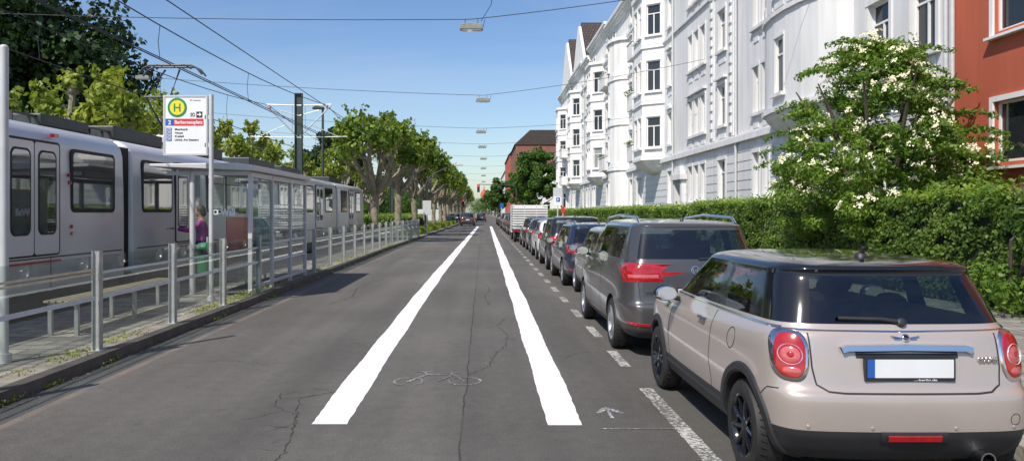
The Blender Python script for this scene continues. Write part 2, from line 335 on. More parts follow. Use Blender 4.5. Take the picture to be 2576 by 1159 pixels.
Lk.new(tc.outputs['Generated'],mp.inputs[0]); Lk.new(mp.outputs[0],nz.inputs['Vector']); mr=N.new('ShaderNodeMapRange'); mr.inputs[1].default_value=.44; mr.inputs[2].default_value=.85; mr.inputs[3].default_value=0; mr.inputs[4].default_value=.32; Lk.new(nz.outputs['Fac'],mr.inputs[0])
mx=N.new('ShaderNodeMix'); mx.data_type='RGBA'; mx.inputs['B'].default_value=(5.4,6.0,6.9,1); Lk.new(mr.outputs[0],mx.inputs['Factor']); Lk.new(hs.outputs[0],mx.inputs['A']); Lk.new(mx.outputs['Result'],bg.inputs['Color']); bg.inputs['Strength'].default_value=.13
scene.view_settings.view_transform='Standard'; scene.view_settings.look='None'; scene.view_settings.exposure=0
# ------------------------------------------------------------------ ground
def sheet(name,x0,x1,y0,y1,z,mat,kind='structure'):
    b=MB(); b.add([(x0,y0,z),(x1,y0,z),(x1,y1,z),(x0,y1,z)],[(0,1,2,3)]); o=b.obj(name,[mat]); return tag(o,kind=kind)
sheet('ground',-1500,1500,-100,2500,-.03,'ground')
sheet('road',-4.6,4.2,-10,900,0,'asphalt')
def kx(y):
    return -4.35 if y<35 else (-4.35+(y-35)/60*1.0 if y<95 else -3.35)
def strip_along(name,xf0,xf1,ys,z0,z1,mat):
    b=MB()
    for a,c in zip(ys[:-1],ys[1:]):
        b.add([(xf0(a),a,z0),(xf1(a),a,z0),(xf1(c),c,z0),(xf0(c),c,z0),(xf0(a),a,z1),(xf1(a),a,z1),(xf1(c),c,z1),(xf0(c),c,z1)],[(4,5,6,7),(1,2,6,5),(3,0,4,7)])
    return tag(b.obj(name,[mat],fixn=False),kind='structure')
kys=[-10]+[i*1.0 for i in range(2,100)]+[130,180,300,600]
_kj={y:random.uniform(-.012,.006) for y in kys}
strip_along('kerb',lambda y:kx(y)-.16,lambda y:kx(y)+_kj.get(y,0),kys,-.02,.12,'kerbd')
strip_along('platform_edge_kerb',lambda y:kx(y)-.42,lambda y:kx(y)-.162,kys,-.02,.112,'kerb')
strip_along('tram_platform',lambda y:-6.9,lambda y:kx(y)-.422,[-10,20,35,44,52],-.02,.116,'slab')
strip_along('verge',lambda y:-9.0,lambda y:kx(y)-.422,[52.002,80,95,600],-.02,.116,'grass')
sheet('track_bed',-13.2,-6.902,-10,52,.03,'ballast')
sheet('track_bed',-13.2,-9.002,52,600,.03,'ballast')
for x in (-7.6,-9.05,-10.85,-12.3): 
    b=MB(); b.box(x-.035,x+.035,-10,51.9 if x>-9.1 else 400,.03,.075); tag(b.obj('tram_rail',['dsteel']),kind='structure')
strip_along('far_platform',lambda y:-16.5,lambda y:-13.2,[-10,100,600],-.02,.116,'slab')
strip_along('pavement_kerb',lambda y:3.78,lambda y:3.93,[-10,100,600],-.02,.11,'kerb')
strip_along('pavement',lambda y:3.932,lambda y:8.55,[-10,100,600],-.02,.106,'walk')
strip_along('front_garden',lambda y:8.552,lambda y:11.6,[-10,100,300],-.02,.112,'grass')
# cracks as thin jagged dark gaps in the asphalt
def crack(pts,wd=.012,br=0):
    b=MB()
    def run(p,wd):
        P2=[]
        for a,c in zip(p[:-1],p[1:]):
            n=max(2,int(math.hypot(c[0]-a[0],c[1]-a[1])/.05))
            for i in range(n): P2.append((a[0]+(c[0]-a[0])*i/n+random.gauss(0,.014),a[1]+(c[1]-a[1])*i/n+random.gauss(0,.014)))
        P2.append(p[-1]); row=[]
        for i,(x,y) in enumerate(P2):
            q0=P2[max(0,i-1)];q1=P2[min(len(P2)-1,i+1)]; dx,dy=q1[0]-q0[0],q1[1]-q0[1]; l=math.hypot(dx,dy) or 1; k=wd/2*random.uniform(.25,1.2)*(1 if 0<i<len(P2)-1 else .1)
            row+=[(x-dy/l*k,y+dx/l*k,.002),(x+dy/l*k,y-dx/l*k,.002)]
        b.add(row,[(2*i,2*i+1,2*i+3,2*i+2) for i in range(len(P2)-1)])
        return P2
    P2=run(pts,wd)
    for k in range(br):
        q=random.choice(P2); a=random.uniform(0,6.28); l=random.uniform(.15,.4); run([q,(q[0]+l*math.cos(a),q[1]+l*math.sin(a))],wd*.6)
    return tag(b.obj('road_crack',['crack'],fixn=False),kind='structure')
crack([(-1.42,5.2),(-1.50,5.9),(-1.62,6.5),(-1.72,7.1),(-1.45,7.35),(-1.2,7.5)],.013,7)
crack([(-1.62,6.5),(-1.9,6.9),(-1.95,7.3)],.011,3)
crack([(.36,12.4),(.22,11.6),(.34,10.8),(.30,9.9),(.12,9.2),(.05,8.5),(-.17,8.1)],.012,8)
crack([(-1.75,10.2),(-1.62,9.9),(-1.35,9.85)],.009,2)
crack([(.05,18.5),(.16,17.0),(.02,15.6),(.12,14.2)],.014,3)
crack([(-3.0,14),(-2.7,15.6),(-2.9,17.5),(-2.6,20)],.014,4)
crack([(-2.4,8.6),(-2.9,8.9),(-3.4,8.8)],.009,2)
crack([(.95,9.0),(1.2,9.4),(1.5,9.5)],.008,1)
# dry leaf litter in the gutter
pts=[]
for i in range(500):
    yy=6+30*random.random()**1.4; pts.append((kx(yy)+.03+abs(random.gauss(0,.10)),yy,.006+random.random()*.004))
for i in range(260):
    yy=5+18*random.random(); pts.append((3.78-abs(random.gauss(0,.25)),yy,.008))
tag(leafmesh('leaf_litter',pts,.028,'litter',N=np.tile([0,0,3],(len(pts),1))),kind='stuff')
# ------------------------------------------------------------------ markings
def interp(y,pts):
    for (a,xa),(c,xc) in zip(pts[:-1],pts[1:]):
        if y<=c: return xa+(xc-xa)*max(0,(y-a))/(c-a)
    return pts[-1][1]
def longline(name,pts,wd,y0,y1,mat,step=.10,jit=.005):
    b=MB(); y=y0; row=[]
    ph=random.random()*6
    while y<y1:
        x=interp(y,pts)+.007*math.sin(y*.9+ph); row.append((x-wd/2+random.uniform(-jit,jit)+.006*math.sin(y*2.3),x+wd/2+random.uniform(-jit,jit)+.006*math.sin(y*1.7+1),y)); y+=step*(1+max(0,y-10)/20)
    row.append((interp(y1,pts)-wd/2,interp(y1,pts)+wd/2,y1))
    for r0,r1 in zip(row[:-1],row[1:]): b.add([(r0[0],r0[2],.004),(r0[1],r0[2],.004),(r1[1],r1[2],.004),(r1[0],r1[2],.004)],[(0,1,2,3)])
    return tag(b.obj(name,[mat],fixn=False),kind='structure')
longline('lane_marking',[(6.2,-1.27),(12,-1.29),(20,-1.27),(35,-1.14),(50,-1.0),(90,-.62),(120,-.4)],.30,6.23,92,'white')
longline('lane_marking',[(6.2,.67),(10,.69),(20,.72),(50,.80),(90,.95)],.29,6.2,92,'white')
def dash(x0,x1,y0,y1,mat='worn'):
    b=MB(); n=max(8,int((y1-y0)/.08)); r=[(x0+random.uniform(-.005,.005),x1+random.uniform(-.005,.005),y0+(y1-y0)*i/n) for i in range(n+1)]
    for p,q in zip(r[:-1],r[1:]): b.add([(p[0],p[2],.004),(p[1],p[2],.004),(q[1],q[2],.004),(q[0],q[2],.004)],[(0,1,2,3)])
    return tag(b.obj('parking_marking',[mat],fixn=False),kind='structure')
dash(1.55,1.68,4.6,7.5)
y=8.55
while y<75: dash(1.56,1.68,y,y+.97); y+=2.02
dash(.95,1.54,6.087,6.113,'chalk'); dash(.6,1.2,17.2,17.26,'chalk')
def strokes(name,lines,wd,mat):
    b=MB()
    for ln in lines:
        for (a,c) in zip(ln[:-1],ln[1:]):
            d=Vector((c[0]-a[0],c[1]-a[1])); l=d.length
            if l<1e-5: continue
            n=Vector((-d.y,d.x))/l*wd/2*random.uniform(.6,1.25); d=d/l*wd*.3; z=.004+len(b.f)*.00002
            b.add([(a[0]-d.x+n.x,a[1]-d.y+n.y,z),(a[0]-d.x-n.x,a[1]-d.y-n.y,z),(c[0]+d.x-n.x,c[1]+d.y-n.y,z),(c[0]+d.x+n.x,c[1]+d.y+n.y,z)],[(0,1,2,3)])
    return tag(b.obj(name,[mat],fixn=False),kind='structure')
def circ(cx,cy,rx,ry,n=20,a0=0,a1=360): return [(cx+rx*math.cos(math.radians(a0+(a1-a0)*i/n)),cy+ry*math.sin(math.radians(a0+(a1-a0)*i/n))) for i in range(n+1)]
strokes('bicycle_marking',[circ(-.77,7.80,.145,.17,22,-60,250),circ(-.19,7.82,.165,.18,22,-200,130),[(-.77,7.8),(-.60,8.14),(-.32,8.12)],[(-.46,7.82),(-.32,8.12)],[(-.60,8.14),(-.64,8.26)],[(-.74,8.28),(-.55,8.26)],[(-.19,7.8),(-.34,8.2)],[(-.44,8.24),(-.26,8.22)]],.032,'chalk')
strokes('arrow_marking',[[(1.10,6.42),(1.10,6.6),(1.10,6.74)],[(1.0,6.58),(1.05,6.69),(1.10,6.75),(1.16,6.68),(1.21,6.57)],[(1.03,6.6),(1.09,6.7)],[(1.12,6.7),(1.17,6.6)]],.034,'chalk')
# ------------------------------------------------------------------ fence
pane_cache={}
def fence_bay(y,length=2.15,last=False):
    e=empty('glass_railing',(-4.56+(kx(y)+4.35),y,.116),'glass railing bay with steel post on the platform edge','railing','glass railings along the tram platform')
    if 'p' not in pane_cache:
        b=MB(); b.box(-.034,.034,-.012,.012,0,1.17); b.box(-.045,-.0341,-.045,.045,0,1.175); b.box(.0341,.045,-.045,.045,0,1.175); b.box(-.08,.08,-.09,.09,0,.012); pane_cache['p']=b.mesh('post',['steel'])
        b=MB(); b.box(-.005,.005,.07,length-.07,.12,1.12); pane_cache['g']=b.mesh('glass_pane',['fglass'])
        b=MB(); b.box(.0065,.009,.08,length-.08,.60,.65); pane_cache['s']=b.mesh('stripe',['stripe'])
        b=MB(); b.box(.0065,.009,.08,length-.08,.90,.925);b.box(.0065,.009,.08,length-.08,.945,.97); pane_cache['y']=b.mesh('stripe',['stripey'])
        b=MB(); b.box(.0065,.009,.08,length-.08,.90,.93); pane_cache['w']=b.mesh('stripe',['stripe'])
    for nm,k in (('post','p'),)+((() if last else (('glass_pane','g'),('stripe','s'),('stripe','y' if y<8 else 'w')))):
        o=bpy.data.objects.new(nm,pane_cache[k]); o.parent=e; link(o)
for y in (4.6,6.78,8.93,11.1,13.25): fence_bay(y)
fence_bay(15.35,last=True)
y=20.4
while y<52: fence_bay(y,last=(y>50)); y+=2.15
pts=[]
for i in range(40):
    yc=7.5+44*random.random()**1.3; s=random.uniform(.08,.35)
    for k in range(int(60*s/.2)): pts.append((kx(yc)-.28+random.gauss(0,.07),yc+random.gauss(0,s),.13+abs(random.gauss(0,.035))))
for i in range(26):
    yc=6+40*random.random(); s=random.uniform(.03,.2)
    for k in range(30): pts.append((kx(yc)+.01+abs(random.gauss(0,.02)),yc+random.gauss(0,s),.01+abs(random.gauss(0,.02))))
tag(leafmesh('weeds',pts,.035,'lplaney'),kind='stuff')
pts=[(kx(yy)-.5-abs(random.gauss(0,1.1)),yy,.2+random.random()*.3) for yy in (52+60*random.random() for _ in range(9000))]
tag(leafmesh('verge_grass',pts,.22,'lplaney',aspect=.25),kind='stuff')
# ------------------------------------------------------------------ stop sign
P=lambda px,y:(px-1215)*y/F
Z=lambda py,y:CH-(py-533)*y/F
e=empty('tram_stop_sign',(0,0,0),'white tram stop sign with green H on grey pole','sign'); YS=13.9
X=lambda px:P(px,YS)
b=MB(); b.cyl((X(530),YS+.03,.116),(X(530),YS+.03,Z(238,YS)),.042,n=14); b.cyl((X(530),YS+.03,.116),(X(530),YS+.03,.2),.07,n=14); b.box(X(515),X(534),YS+.0,YS+.06,Z(300,YS),Z(290,YS)); b.box(X(515),X(534),YS,YS+.06,Z(370,YS),Z(360,YS)); b.obj('pole',['steelw'],e,smooth=True)
b=MB(); b.box(X(411),X(522),YS,YS+.08,Z(391,YS),Z(240,YS)); b.obj('board',['swhite'],e,bevel=.012)
b=MB(); x0,x1,z0,z1=X(411),X(522),Z(391,YS),Z(240,YS)
for q in ((x0,x0+.03,z0,z1),(x1-.03,x1,z0,z1),(x0+.03,x1-.03,z0,z0+.035),(x0+.03,x1-.03,z1-.03,z1)): b.box(q[0],q[1],YS-.012,YS+.001,q[2],q[3])
b.obj('frame',['steelw'],e)
def disc(e,name,cx,cz,y,r,mat,th=.002):
    b=MB(); b.cyl((cx,y,cz),(cx,y+th,cz),r,n=36); return b.obj(name,[mat],e)
hx,hz=X(446),Z(271,YS)
disc(e,'emblem',hx,hz,YS-.004,.178,'sgreen',.003); disc(e,'emblem',hx,hz,YS-.007,.135,'syellow',.002)
b=MB(); b.box(-.062,-.036,-.002,0,-.075,.075); b.box(.036,.062,-.002,0,-.075,.075); b.box(-.0359,.0359,-.002,0,-.013,.013); b.obj('letter',['sgreen'],e,(hx,YS-.008,hz))
b=MB(); b.box(X(438),X(512),YS-.005,YS-.002,Z(316,YS),Z(299,YS)); b.obj('red_bar',['sred'],e)
b=MB(); b.box(X(417),X(437.3),YS-.005,YS-.002,Z(316,YS),Z(299,YS)); b.obj('blue_field',['blue'],e)
b=MB(); b.box(X(494),X(509),YS-.005,YS-.002,Z(296,YS),Z(281,YS)); b.obj('arrow_field',['sblack'],e)
b=MB(); b.box(X(496),X(502),YS-.008,YS-.005,Z(290,YS),Z(287,YS)); b.prism([(X(502),Z(294,YS)),(X(507.5),Z(288.5,YS)),(X(502),Z(283,YS))],'y',YS-.008,YS-.005); b.obj('arrow',['swhite'],e)
text('lettering','2','swhite',(X(423),YS-.006,Z(313.5,YS)),.055,.11,parent=e,bold=.003)
text('lettering','Barbarossaplatz','swhite',(X(440),YS-.006,Z(311.5,YS)),X(510)-X(440),.088,parent=e,bold=.0022)
text('lettering','SO','sblack',(X(479),YS-.004,Z(293,YS)),.085,.095,parent=e,bold=.002)
text('lettering','3P Neusser','blue',(X(478),YS-.004,Z(254,YS)),.2,.035,parent=e)
for i,(u,t,wd) in enumerate((('U74','Meerbusch',32),('U75','Neuss',20),('U76','Krefeld',22),('U77','Lörick, Am Seestern',60))):
    py=325+i*8.8
    b=MB(); b.box(X(418),X(432),YS-.005,YS-.002,Z(py+3.4,YS),Z(py-3.4,YS)); b.obj('line_field',['blue'],e)
    text('lettering',u,'swhite',(X(419.5),YS-.006,Z(py+2.6,YS)),X(11)-X(0),.05,parent=e,bold=.001)
    text('lettering',t,'sblack',(X(440),YS-.004,Z(py+2.8,YS)),X(wd)-X(0),.056,parent=e,bold=.0005)
e=empty('sign_pole',(-5.2,8.2,.116),'tall grey sign pole on the platform','pole'); b=MB(); b.cyl((0,0,0),(0,0,3.42),.045,n=14); b.cyl((0,0,0),(0,0,.1),.075,n=14); b.ball((0,0,3.42),.045,rz=.03); b.obj('pole',['steelw'],e,smooth=True)
e=empty('litter_bin',(P(520,14.6),14.5,.116),'green plastic litter bin hanging on a post','bin')
b=MB(); b.lathe([(.0,.42),(.11,.42),(.135,.5),(.15,.92),(.155,.95),(.15,.98),(.10,1.04),(.06,1.05),(0,1.05)],18,'z'); b.obj('bin_body',['bin'],e,smooth=True)
b=MB(); b.box(-.09,.09,-.156,-.146,.84,.92); b.obj('slot',['black'],e)
b=MB(); b.cyl((-.0,.15,0),(.0,.15,1.15),.025); b.obj('post',['steel'],e,smooth=True)
def bench(y0,y1):
    e=empty('bench',(-5.55,y0,.116),'long backless metal bench on the platform','bench')
    L=y1-y0
    b=MB()
    for i in range(5): b.box(-.22+i*.09,-.22+i*.09+.07,0,L,.44,.47)
    b.obj('seat',['wood'],e,bevel=.006)
    for yy in (.1,L/2,L-.1):
        b=MB(); b.box(-.2,-.15,yy-.025,yy+.025,0,.44); b.box(.15,.2,yy-.025,yy+.025,0,.44); b.box(-.15,.15,yy-.025,yy+.025,.39,.4399); b.obj('leg',['steel'],e)
bench(9.9,13.4)
# ------------------------------------------------------------------ shelter
e=empty('tram_shelter',(0,0,.116),'glass and steel tram shelter with flat roof on the platform','shelter')
y0,y1=14.95,19.5; xr,xl=-4.6,-5.75; zt=2.42
for yy in (y0,16.45,18.0,y1): 
    b=MB(); b.box(xr-.04,xr+.04,yy-.04,yy+.04,0,zt); b.obj('post',['steelw'],e,bevel=.006)
for yy in (y0,y1):
    b=MB(); b.cyl((xl,yy,0),(xl,yy,zt),.055,n=14); b.obj('post',['steelw'],e,smooth=True)
b=MB(); b.prism([(xl-.75,zt+.10),(xr+.12,zt+.02),(xr+.12,zt+.13),(xr-.2,zt+.17),(xl-.75,zt+.15)],'y',y0-.25,y1+.2); b.obj('roof',['steelw'],e,bevel=.01)
b=MB()
for yy in (y0,y1): b.box(xl-.5,xr+.0,yy-.03,yy+.03,zt-.06,zt+.02)
b.box(xr-.03,xr+.03,y0+.04,y1-.04,zt-.1,zt-.0); b.box(xr-.025,xr+.025,y0+.04,y1-.04,.1,.16); b.obj('rail',['steelw'],e)
for a,c in ((y0,16.45),(16.45,18.0),(18.0,y1)):
    b=MB(); b.box(xr-.005,xr+.005,a+.05,c-.05,.18,zt-.12); b.obj('glass_panel',['fglass'],e)
b=MB(); b.box(xl+.07,xr-.05,y0-.005,y0+.005,.18,zt-.12); b.obj('glass_panel',['fglass'],e)
b=MB()
for z in [.55,.95]+[1.25+i*.09 for i in range(7)]: b.box(xr+.006,xr+.009,16.52,y1-.06,z,z+(.05 if z<1.2 else .022))
b.obj('stripe',['stripe'],e)  # stripes include a reflection in the panes, drawn as solid pale strips
b=MB(); b.box(xr-.06,xr-.012,y0+.12,16.35,.75,2.1); b.obj('poster_case',['steelw'],e)
M['poster']=pm('poster',(.32,.48,.54),.4,0,.6,3)
b=MB(); b.box(xr-.012,xr-.009,y0+.18,16.28,.8,2.05); b.box(xr-.063,xr-.0605,y0+.18,16.28,.8,2.05); b.obj('poster',['poster'],e)
b=MB(); b.box(-5.6,-5.2,15.5,19.0,.42,.46)
for yy in (15.8,17.2,18.7): b.box(-5.43,-5.37,yy-.03,yy+.03,0,.42)
b.obj('seat',['steel'],e,bevel=.005)
text('lettering','Wall','swhite',(P(556,y0),y0-.012,1.565-.0),P(36,y0)-P(0,y0),.2,parent=e,bold=.008)
for dx in (0,.075): 
    b=MB(); b.lathe([(.034,0),(.052,0),(.052,.002),(.034,.002)],20,'y',(P(543,y0)+dx,y0-.012-dx*.02,1.63),closed=True); b.obj('logo_ring',['swhite'],e)
# ------------------------------------------------------------------ tram
def rrect(y0,y1,z0,z1,r,n=5):
    pts=[]
    for cx,cz,a in ((y1-r,z1-r,0),(y0+r,z1-r,90),(y0+r,z0+r,180),(y1-r,z0+r,270)):
        for i in range(n+1):
            t=math.radians(a+90*i/n); pts.append((cx+r*math.cos(t),cz+r*math.sin(t)))
    return pts
TX=-7.1; TW=2.4
prof=[(0,.50),(0,.95),(0,1.6),(-.008,2.2),(-.03,2.85),(-.07,3.0),(-.15,3.11),(-.30,3.19),(-.6,3.25),(-1.2,3.28)]
prof=[(x,z) for x,z in prof]+[(-TW-x,z) for x,z in reversed(prof[:-1])]
def tsec(e,y0,y1):
    b=MB(); n=len(prof); st=[(y0,.06),(y0+.03,.02),(y0+.12,0),(y1-.12,0),(y1-.03,.02),(y1,.06)]
    vs=[]
    for yy,s in st:
        for (x,z) in prof: vs.append((TX+(-1.2+(x+1.2)*(1-s*.8)),yy,1.9+(z-1.9)*(1-s*.6)))
    fs=[]
    for i in range(len(st)-1):
        for j in range(n-1): fs.append((i*n+j,i*n+j+1,(i+1)*n+j+1,(i+1)*n+j))
        fs.append((i*n+n-1,i*n,(i+1)*n,(i+1)*n+n-1))
    fs.append(tuple(range(n))); fs.append(tuple((len(st)-1)*n+j for j in range(n)))
    b.add(vs,fs); b.obj('body',['tram'],e,smooth=True)
    b=MB(); b.box(TX-TW+.1,TX-.06,y0+.2,y1-.2,.12,.499); b.obj('undercarriage',['dsteel'],e)
    b=MB(); b.box(TX+.001,TX+.006,y0+.15,y1-.15,1.0,1.02); b.obj('trim_line',['black'],e)
    for yy in np.arange(y0+2.1,y1-1,2.6):
        b=MB(); b.box(TX+.001,TX+.004,yy,yy+.012,.52,.999); b.obj('panel_seam',['black'],e)
def twin(e,y0,y1,z0=1.74,z1=2.84,tr=.68):
    b=MB(); b.prism(rrect(y0,y1,z0,z1,.11),'x',TX-.06,TX+.010); f=b.obj('window',['rubber'],e)
    b=MB(); b.prism(rrect(y0+.06,y1-.06,z0+.06,z1-.06,.08),'x',TX+.0115,TX+.014); b.obj('pane',['tglassd'],f)
    if tr: 
        zz=z0+(z1-z0)*tr; b=MB(); b.box(TX+.0145,TX+.018,y0+.07,y1-.07,zz,zz+.02); b.obj('transom',['rubber'],f)
M['tglassd']=pm('tram_pane',(.022,.026,.028),.02,0,.1,2,coat=1,spec=1.0); M['tglassd'].node_tree.nodes['Principled BSDF'].inputs['IOR'].default_value=1.8
def tdoor(e,y0,y1):
    b=MB(); b.prism(rrect(y0,y1,1.04,2.90,.08),'x',TX-.05,TX+.009); f=b.obj('door',['rubber'],e)
    m=(y0+y1)/2
    for a,c in ((y0+.05,m-.015),(m+.015,y1-.05)):
        b=MB(); b.prism(rrect(a,c,1.07,2.86,.05),'x',TX+.0095,TX+.02); l=b.obj('door_leaf',['tram'],f)
        b=MB(); b.prism(rrect(a+.08,c-.08,1.38,2.74,.12),'x',TX+.0205,TX+.024); b.obj('pane_seal',['rubber'],l)
        b=MB(); b.prism(rrect(a+.115,c-.115,1.415,2.705,.1),'x',TX+.0245,TX+.027); b.obj('pane',['tglassd'],l)
    b=MB(); b.box(TX+.009,TX+.03,y0,y1,.93,.965); b.obj('step',['tramred'],e)
def tlamp(e,y,z,r=.035):
    b=MB(); b.cyl((TX-.01,y,z),(TX+.025,y,z),r,n=14); b.obj('indicator_light',['red'],e,smooth=True)
def bellows(e,y0,y1):
    b=MB(); n=8; b.box(TX-TW+.16,TX-.14,y0,y1,.62,3.0)
    for i in range(n):
        a=y0+(y1-y0)*i/n; c=a+(y1-y0)/n*.6; b.box(TX-TW+.12,TX-.1,a+.001,c,.6,3.04)
    b.obj('bellows',['rubber'],e)
def roofkit(e,lst):
    for a,c,h,m in lst:
        b=MB(); b.box(TX-1.75,TX-.62,a,c,3.26,3.28+h); b.obj('roof_unit',[m],e,bevel=.03)
def pyw(px): return 7.1*F/(1215-px)
e=empty('tram',(0,0,0),'silver articulated tram with red end standing at the platform','tram','trams coupled at the platform')
tsec(e,2.5,15.0); bellows(e,15.0,15.35); tsec(e,15.35,22.9)
tdoor(e,pyw(8),pyw(150)); twin(e,pyw(178),pyw(288)); twin(e,8.3,10.4); tdoor(e,5.2,6.7)
for px,z in ((172,2.38),(174,2.25),(178,1.5),(179,1.38)): tlamp(e,pyw(px),z,.03)
b=MB(); b.box(TX-.05,TX+.035,pyw(132),pyw(143),2.98,3.04); b.obj('indicator_light',['red'],e)
twin(e,pyw(357),pyw(433)); tdoor(e,pyw(440),pyw(505)); twin(e,pyw(520),pyw(562)); twin(e,pyw(568),pyw(600))
b=MB(); b.box(TX+.001,TX+.012,20.9,22.75,.6,1.6); b.box(TX-.06,TX+.0105,20.3,22.75,2.9,3.02); b.obj('red_panel',['tramred'],e)
b=MB(); b.box(TX+.0125,TX+.016,21.9,22.6,1.7,2.85); b.obj('pane',['tglassd'],e)
roofkit(e,[(13.2,14.8,.2,'dsteel'),(15.8,18.2,.28,'dsteel'),(18.5,19.6,.35,'tram'),(21.0,22.4,.3,'dsteel')])
b=MB()
for yy in np.arange(12.5,22.5,.5): b.box(TX-.75,TX-.70,yy,yy+.03,3.22,3.4)
b.box(TX-.76,TX-.70,12.5,22.5,3.4,3.44); b.obj('roof_rail',['dsteel'],e)
for yy in (4.2,6.0,12.6,14.2,17,19,21.6):
    b=MB(); b.lathe([(.32,-.0),(.32,-.12),(.1,-.12)],20,'x',(TX-.35,yy,.41)); b.obj('wheel',['dsteel'],e,smooth=True)
pp=MB(); yb=20.3; xc=-8.35
for sx in (-.45,.45): pp.tube([(xc+sx,yb-.2,3.62),(xc+sx,yb+.9,3.62)],.03)
for sx in (-.35,.35):
    pp.tube([(xc+sx,yb+.8,3.66),(xc+sx*.9,yb-.9,4.7),(xc+sx*.55,yb,5.55)],.028,8)
pp.tube([(xc-.35,yb-.9,4.7),(xc+.35,yb-.9,4.7)],.03)
for dy in (-.14,.14): pp.tube([(xc-.85,yb+dy,5.42),(xc-.72,yb+dy,5.58),(xc-.55,yb+dy,5.66),(xc+.55,yb+dy,5.66),(xc+.72,yb+dy,5.58),(xc+.85,yb+dy,5.42)],.026,8)
for sx in (-.45,.45): pp.tube([(xc+sx,yb-.14,5.62),(xc+sx,yb+.14,5.62)],.02)
pp.box(xc-.5,xc+.5,yb-.3,yb+1.0,3.26,3.6); pp.obj('pantograph',['dsteel'],e,smooth=True)
e=empty('tram',(0,0,0),'silver articulated tram coupled behind the first one','tram','trams coupled at the platform')
tsec(e,23.4,36.7); bellows(e,36.7,37.1); tsec(e,37.1,45.0)
for a,c in ((24.0,25.6),(28.4,29.9),(30.2,31.6),(34.0,35.6),(37.8,39.4),(42.2,43.6)): twin(e,a,c)
tdoor(e,26.2,27.7); tdoor(e,32.0,33.5); tdoor(e,40.0,41.4)
roofkit(e,[(25,28,.28,'dsteel'),(29,32,.25,'dsteel'),(38,41,.25,'dsteel')])
for yy in (25,27,31,35,39,43):
    b=MB(); b.lathe([(.32,-.0),(.32,-.12),(.1,-.12)],20,'x',(TX-.35,yy,.41)); b.obj('wheel',['dsteel'],e,smooth=True)
b=MB(); b.box(TX-.5,TX-.2,44.95,45.05,1.5,1.7); b.obj('tail_light',['red'],e)
# ------------------------------------------------------------------ wires, masts, hanging lamps
def wire(pts,r=.014,name='overhead_wire',label='thin dark overhead tram wire',grp='overhead tram wires'):
    b=MB(); b.tube(pts,r,6); o=b.obj(name,['wire']); tag(o,label,'wire',grp); return o
def sag(p0,p1,s,n=14): return [(p0[0]+(p1[0]-p0[0])*i/n,p0[1]+(p1[1]-p0[1])*i/n,p0[2]+(p1[2]-p0[2])*i/n-s*4*(i/n)*(1-i/n)) for i in range(n+1)]
for x in (-8.35,-11.5):
    wire([(x,-4,5.69),(x,300,5.69)],.016)
    wire(sag((x-.06,-2,7.5),(x-.06,40.7,7.5),.9)+sag((x-.06,40.7,7.5),(x-.06,82,7.5),.9)[1:]+sag((x-.06,82,7.5),(x-.06,122,7.5),.9)[1:],.016)
wire([(-8.3,-4,7.28),(-8.3,120,7.4)],.016); wire([(-8.9,-4,5.95),(-8.5,120,6.0)],.014)
for yy in (12.5,19.6,27,34,52,64,76): 
    t=((yy+2)/42.7 if yy<40.7 else (yy-40.7)/41.3); z=7.5-.9*4*t*(1-t)
    for x in (-8.38,-11.5): wire([(x,yy,z),(x-.05,yy,(z+5.7)/2),(x,yy,5.7)],.009,label='short dropper wire between overhead wires',grp='dropper wires')
def mast(y,x=-9.93,h=8.05):
    e=empty('catenary_mast',(x,y,.03),'dark green steel mast with bracket arms between the tram tracks','mast','catenary masts between the tracks')
    b=MB(); b.box(-.17,.17,-.012,.012,0,h); b.box(-.2,-.1701,-.13,.13,0,h); b.box(.1701,.2,-.13,.13,0,h); b.box(-.21,.21,-.14,.14,h,h+.05); b.box(-.3,.3,-.3,.3,0,.05); b.obj('post',['mast'],e)
    for s in (-1,1):
        b=MB(); b.tube([(0,0,7.45),(s*1.75,0,7.5)],.028); b.tube([(0,0,5.7),(s*1.75,0,7.46)],.034); b.tube([(0,0,6.9),(s*1.1,0,7.2)],.022); b.tube([(s*.7,0,6.4),(s*2.2,0,5.75)],.02); b.tube([(0,.0,5.72),(s*2.6,0,5.78)],.022); b.tube([(s*.35,0,6.08),(s*.35,0,7.42)],.016)
        b.obj('bracket_arm',['steel'],e,smooth=True)
    for s in (-.9,.9):
        b=MB(); 
        for k in range(3): b.lathe([(.02,0),(.055,.02),(.02,.05)],10,'z',(s*1.7,0,7.25+k*.06))
        b.obj('insulator',['tramred'],e,smooth=True)
for y in (40.7,82,122,160): mast(y)
def lamp(x,y,z):
    e=empty('hanging_street_lamp',(x,y,z),'flat grey street lamp hung from a wire over the road','street lamp','lamps hung over the road')
    b=MB(); b.prism([(-.36,-.07),(.36,-.07),(.34,.09),(.0,.13),(-.34,.09)],'y',-.14,.14); b.obj('housing',['lampgrey'],e,bevel=.012)
    b=MB(); b.box(-.31,.31,-.11,.11,-.095,-.071); b.obj('lamp_glass',['clear'],e)
    b=MB(); b.cyl((-.2,0,.08),(-.2,0,.26),.012,n=6); b.cyl((.2,0,.08),(.2,0,.26),.012,n=6); b.cyl((.36,0,.0),(.42,0,.26),.01,n=6); b.obj('bracket',['dsteel'],e)
M['lampgrey']=pm('lamp_housing_grey',(.24,.25,.22),.6,.1,.2,6)
ys=[23.6,39,54.4,67,82,100,120,145]
for i,y in enumerate(ys):
    lx=P([1186,1215,1210,1213,1216,1216,1216,1216][i],y); z=7.5
    lamp(lx,y,z)
    zl=8.9 if i else 7.9
    wire(sag((-26,y,zl+.6),(lx,y,z+.26),.25),.012,'span_wire','thin steel span wire across the street','span wires across the street')
    wire(sag((lx,y,z+.26),(11.6 if y<112 else 9,y+.3,z+(2.2 if i<2 else 1.2)),.15),.012,'span_wire','thin steel span wire across the street','span wires across the street')
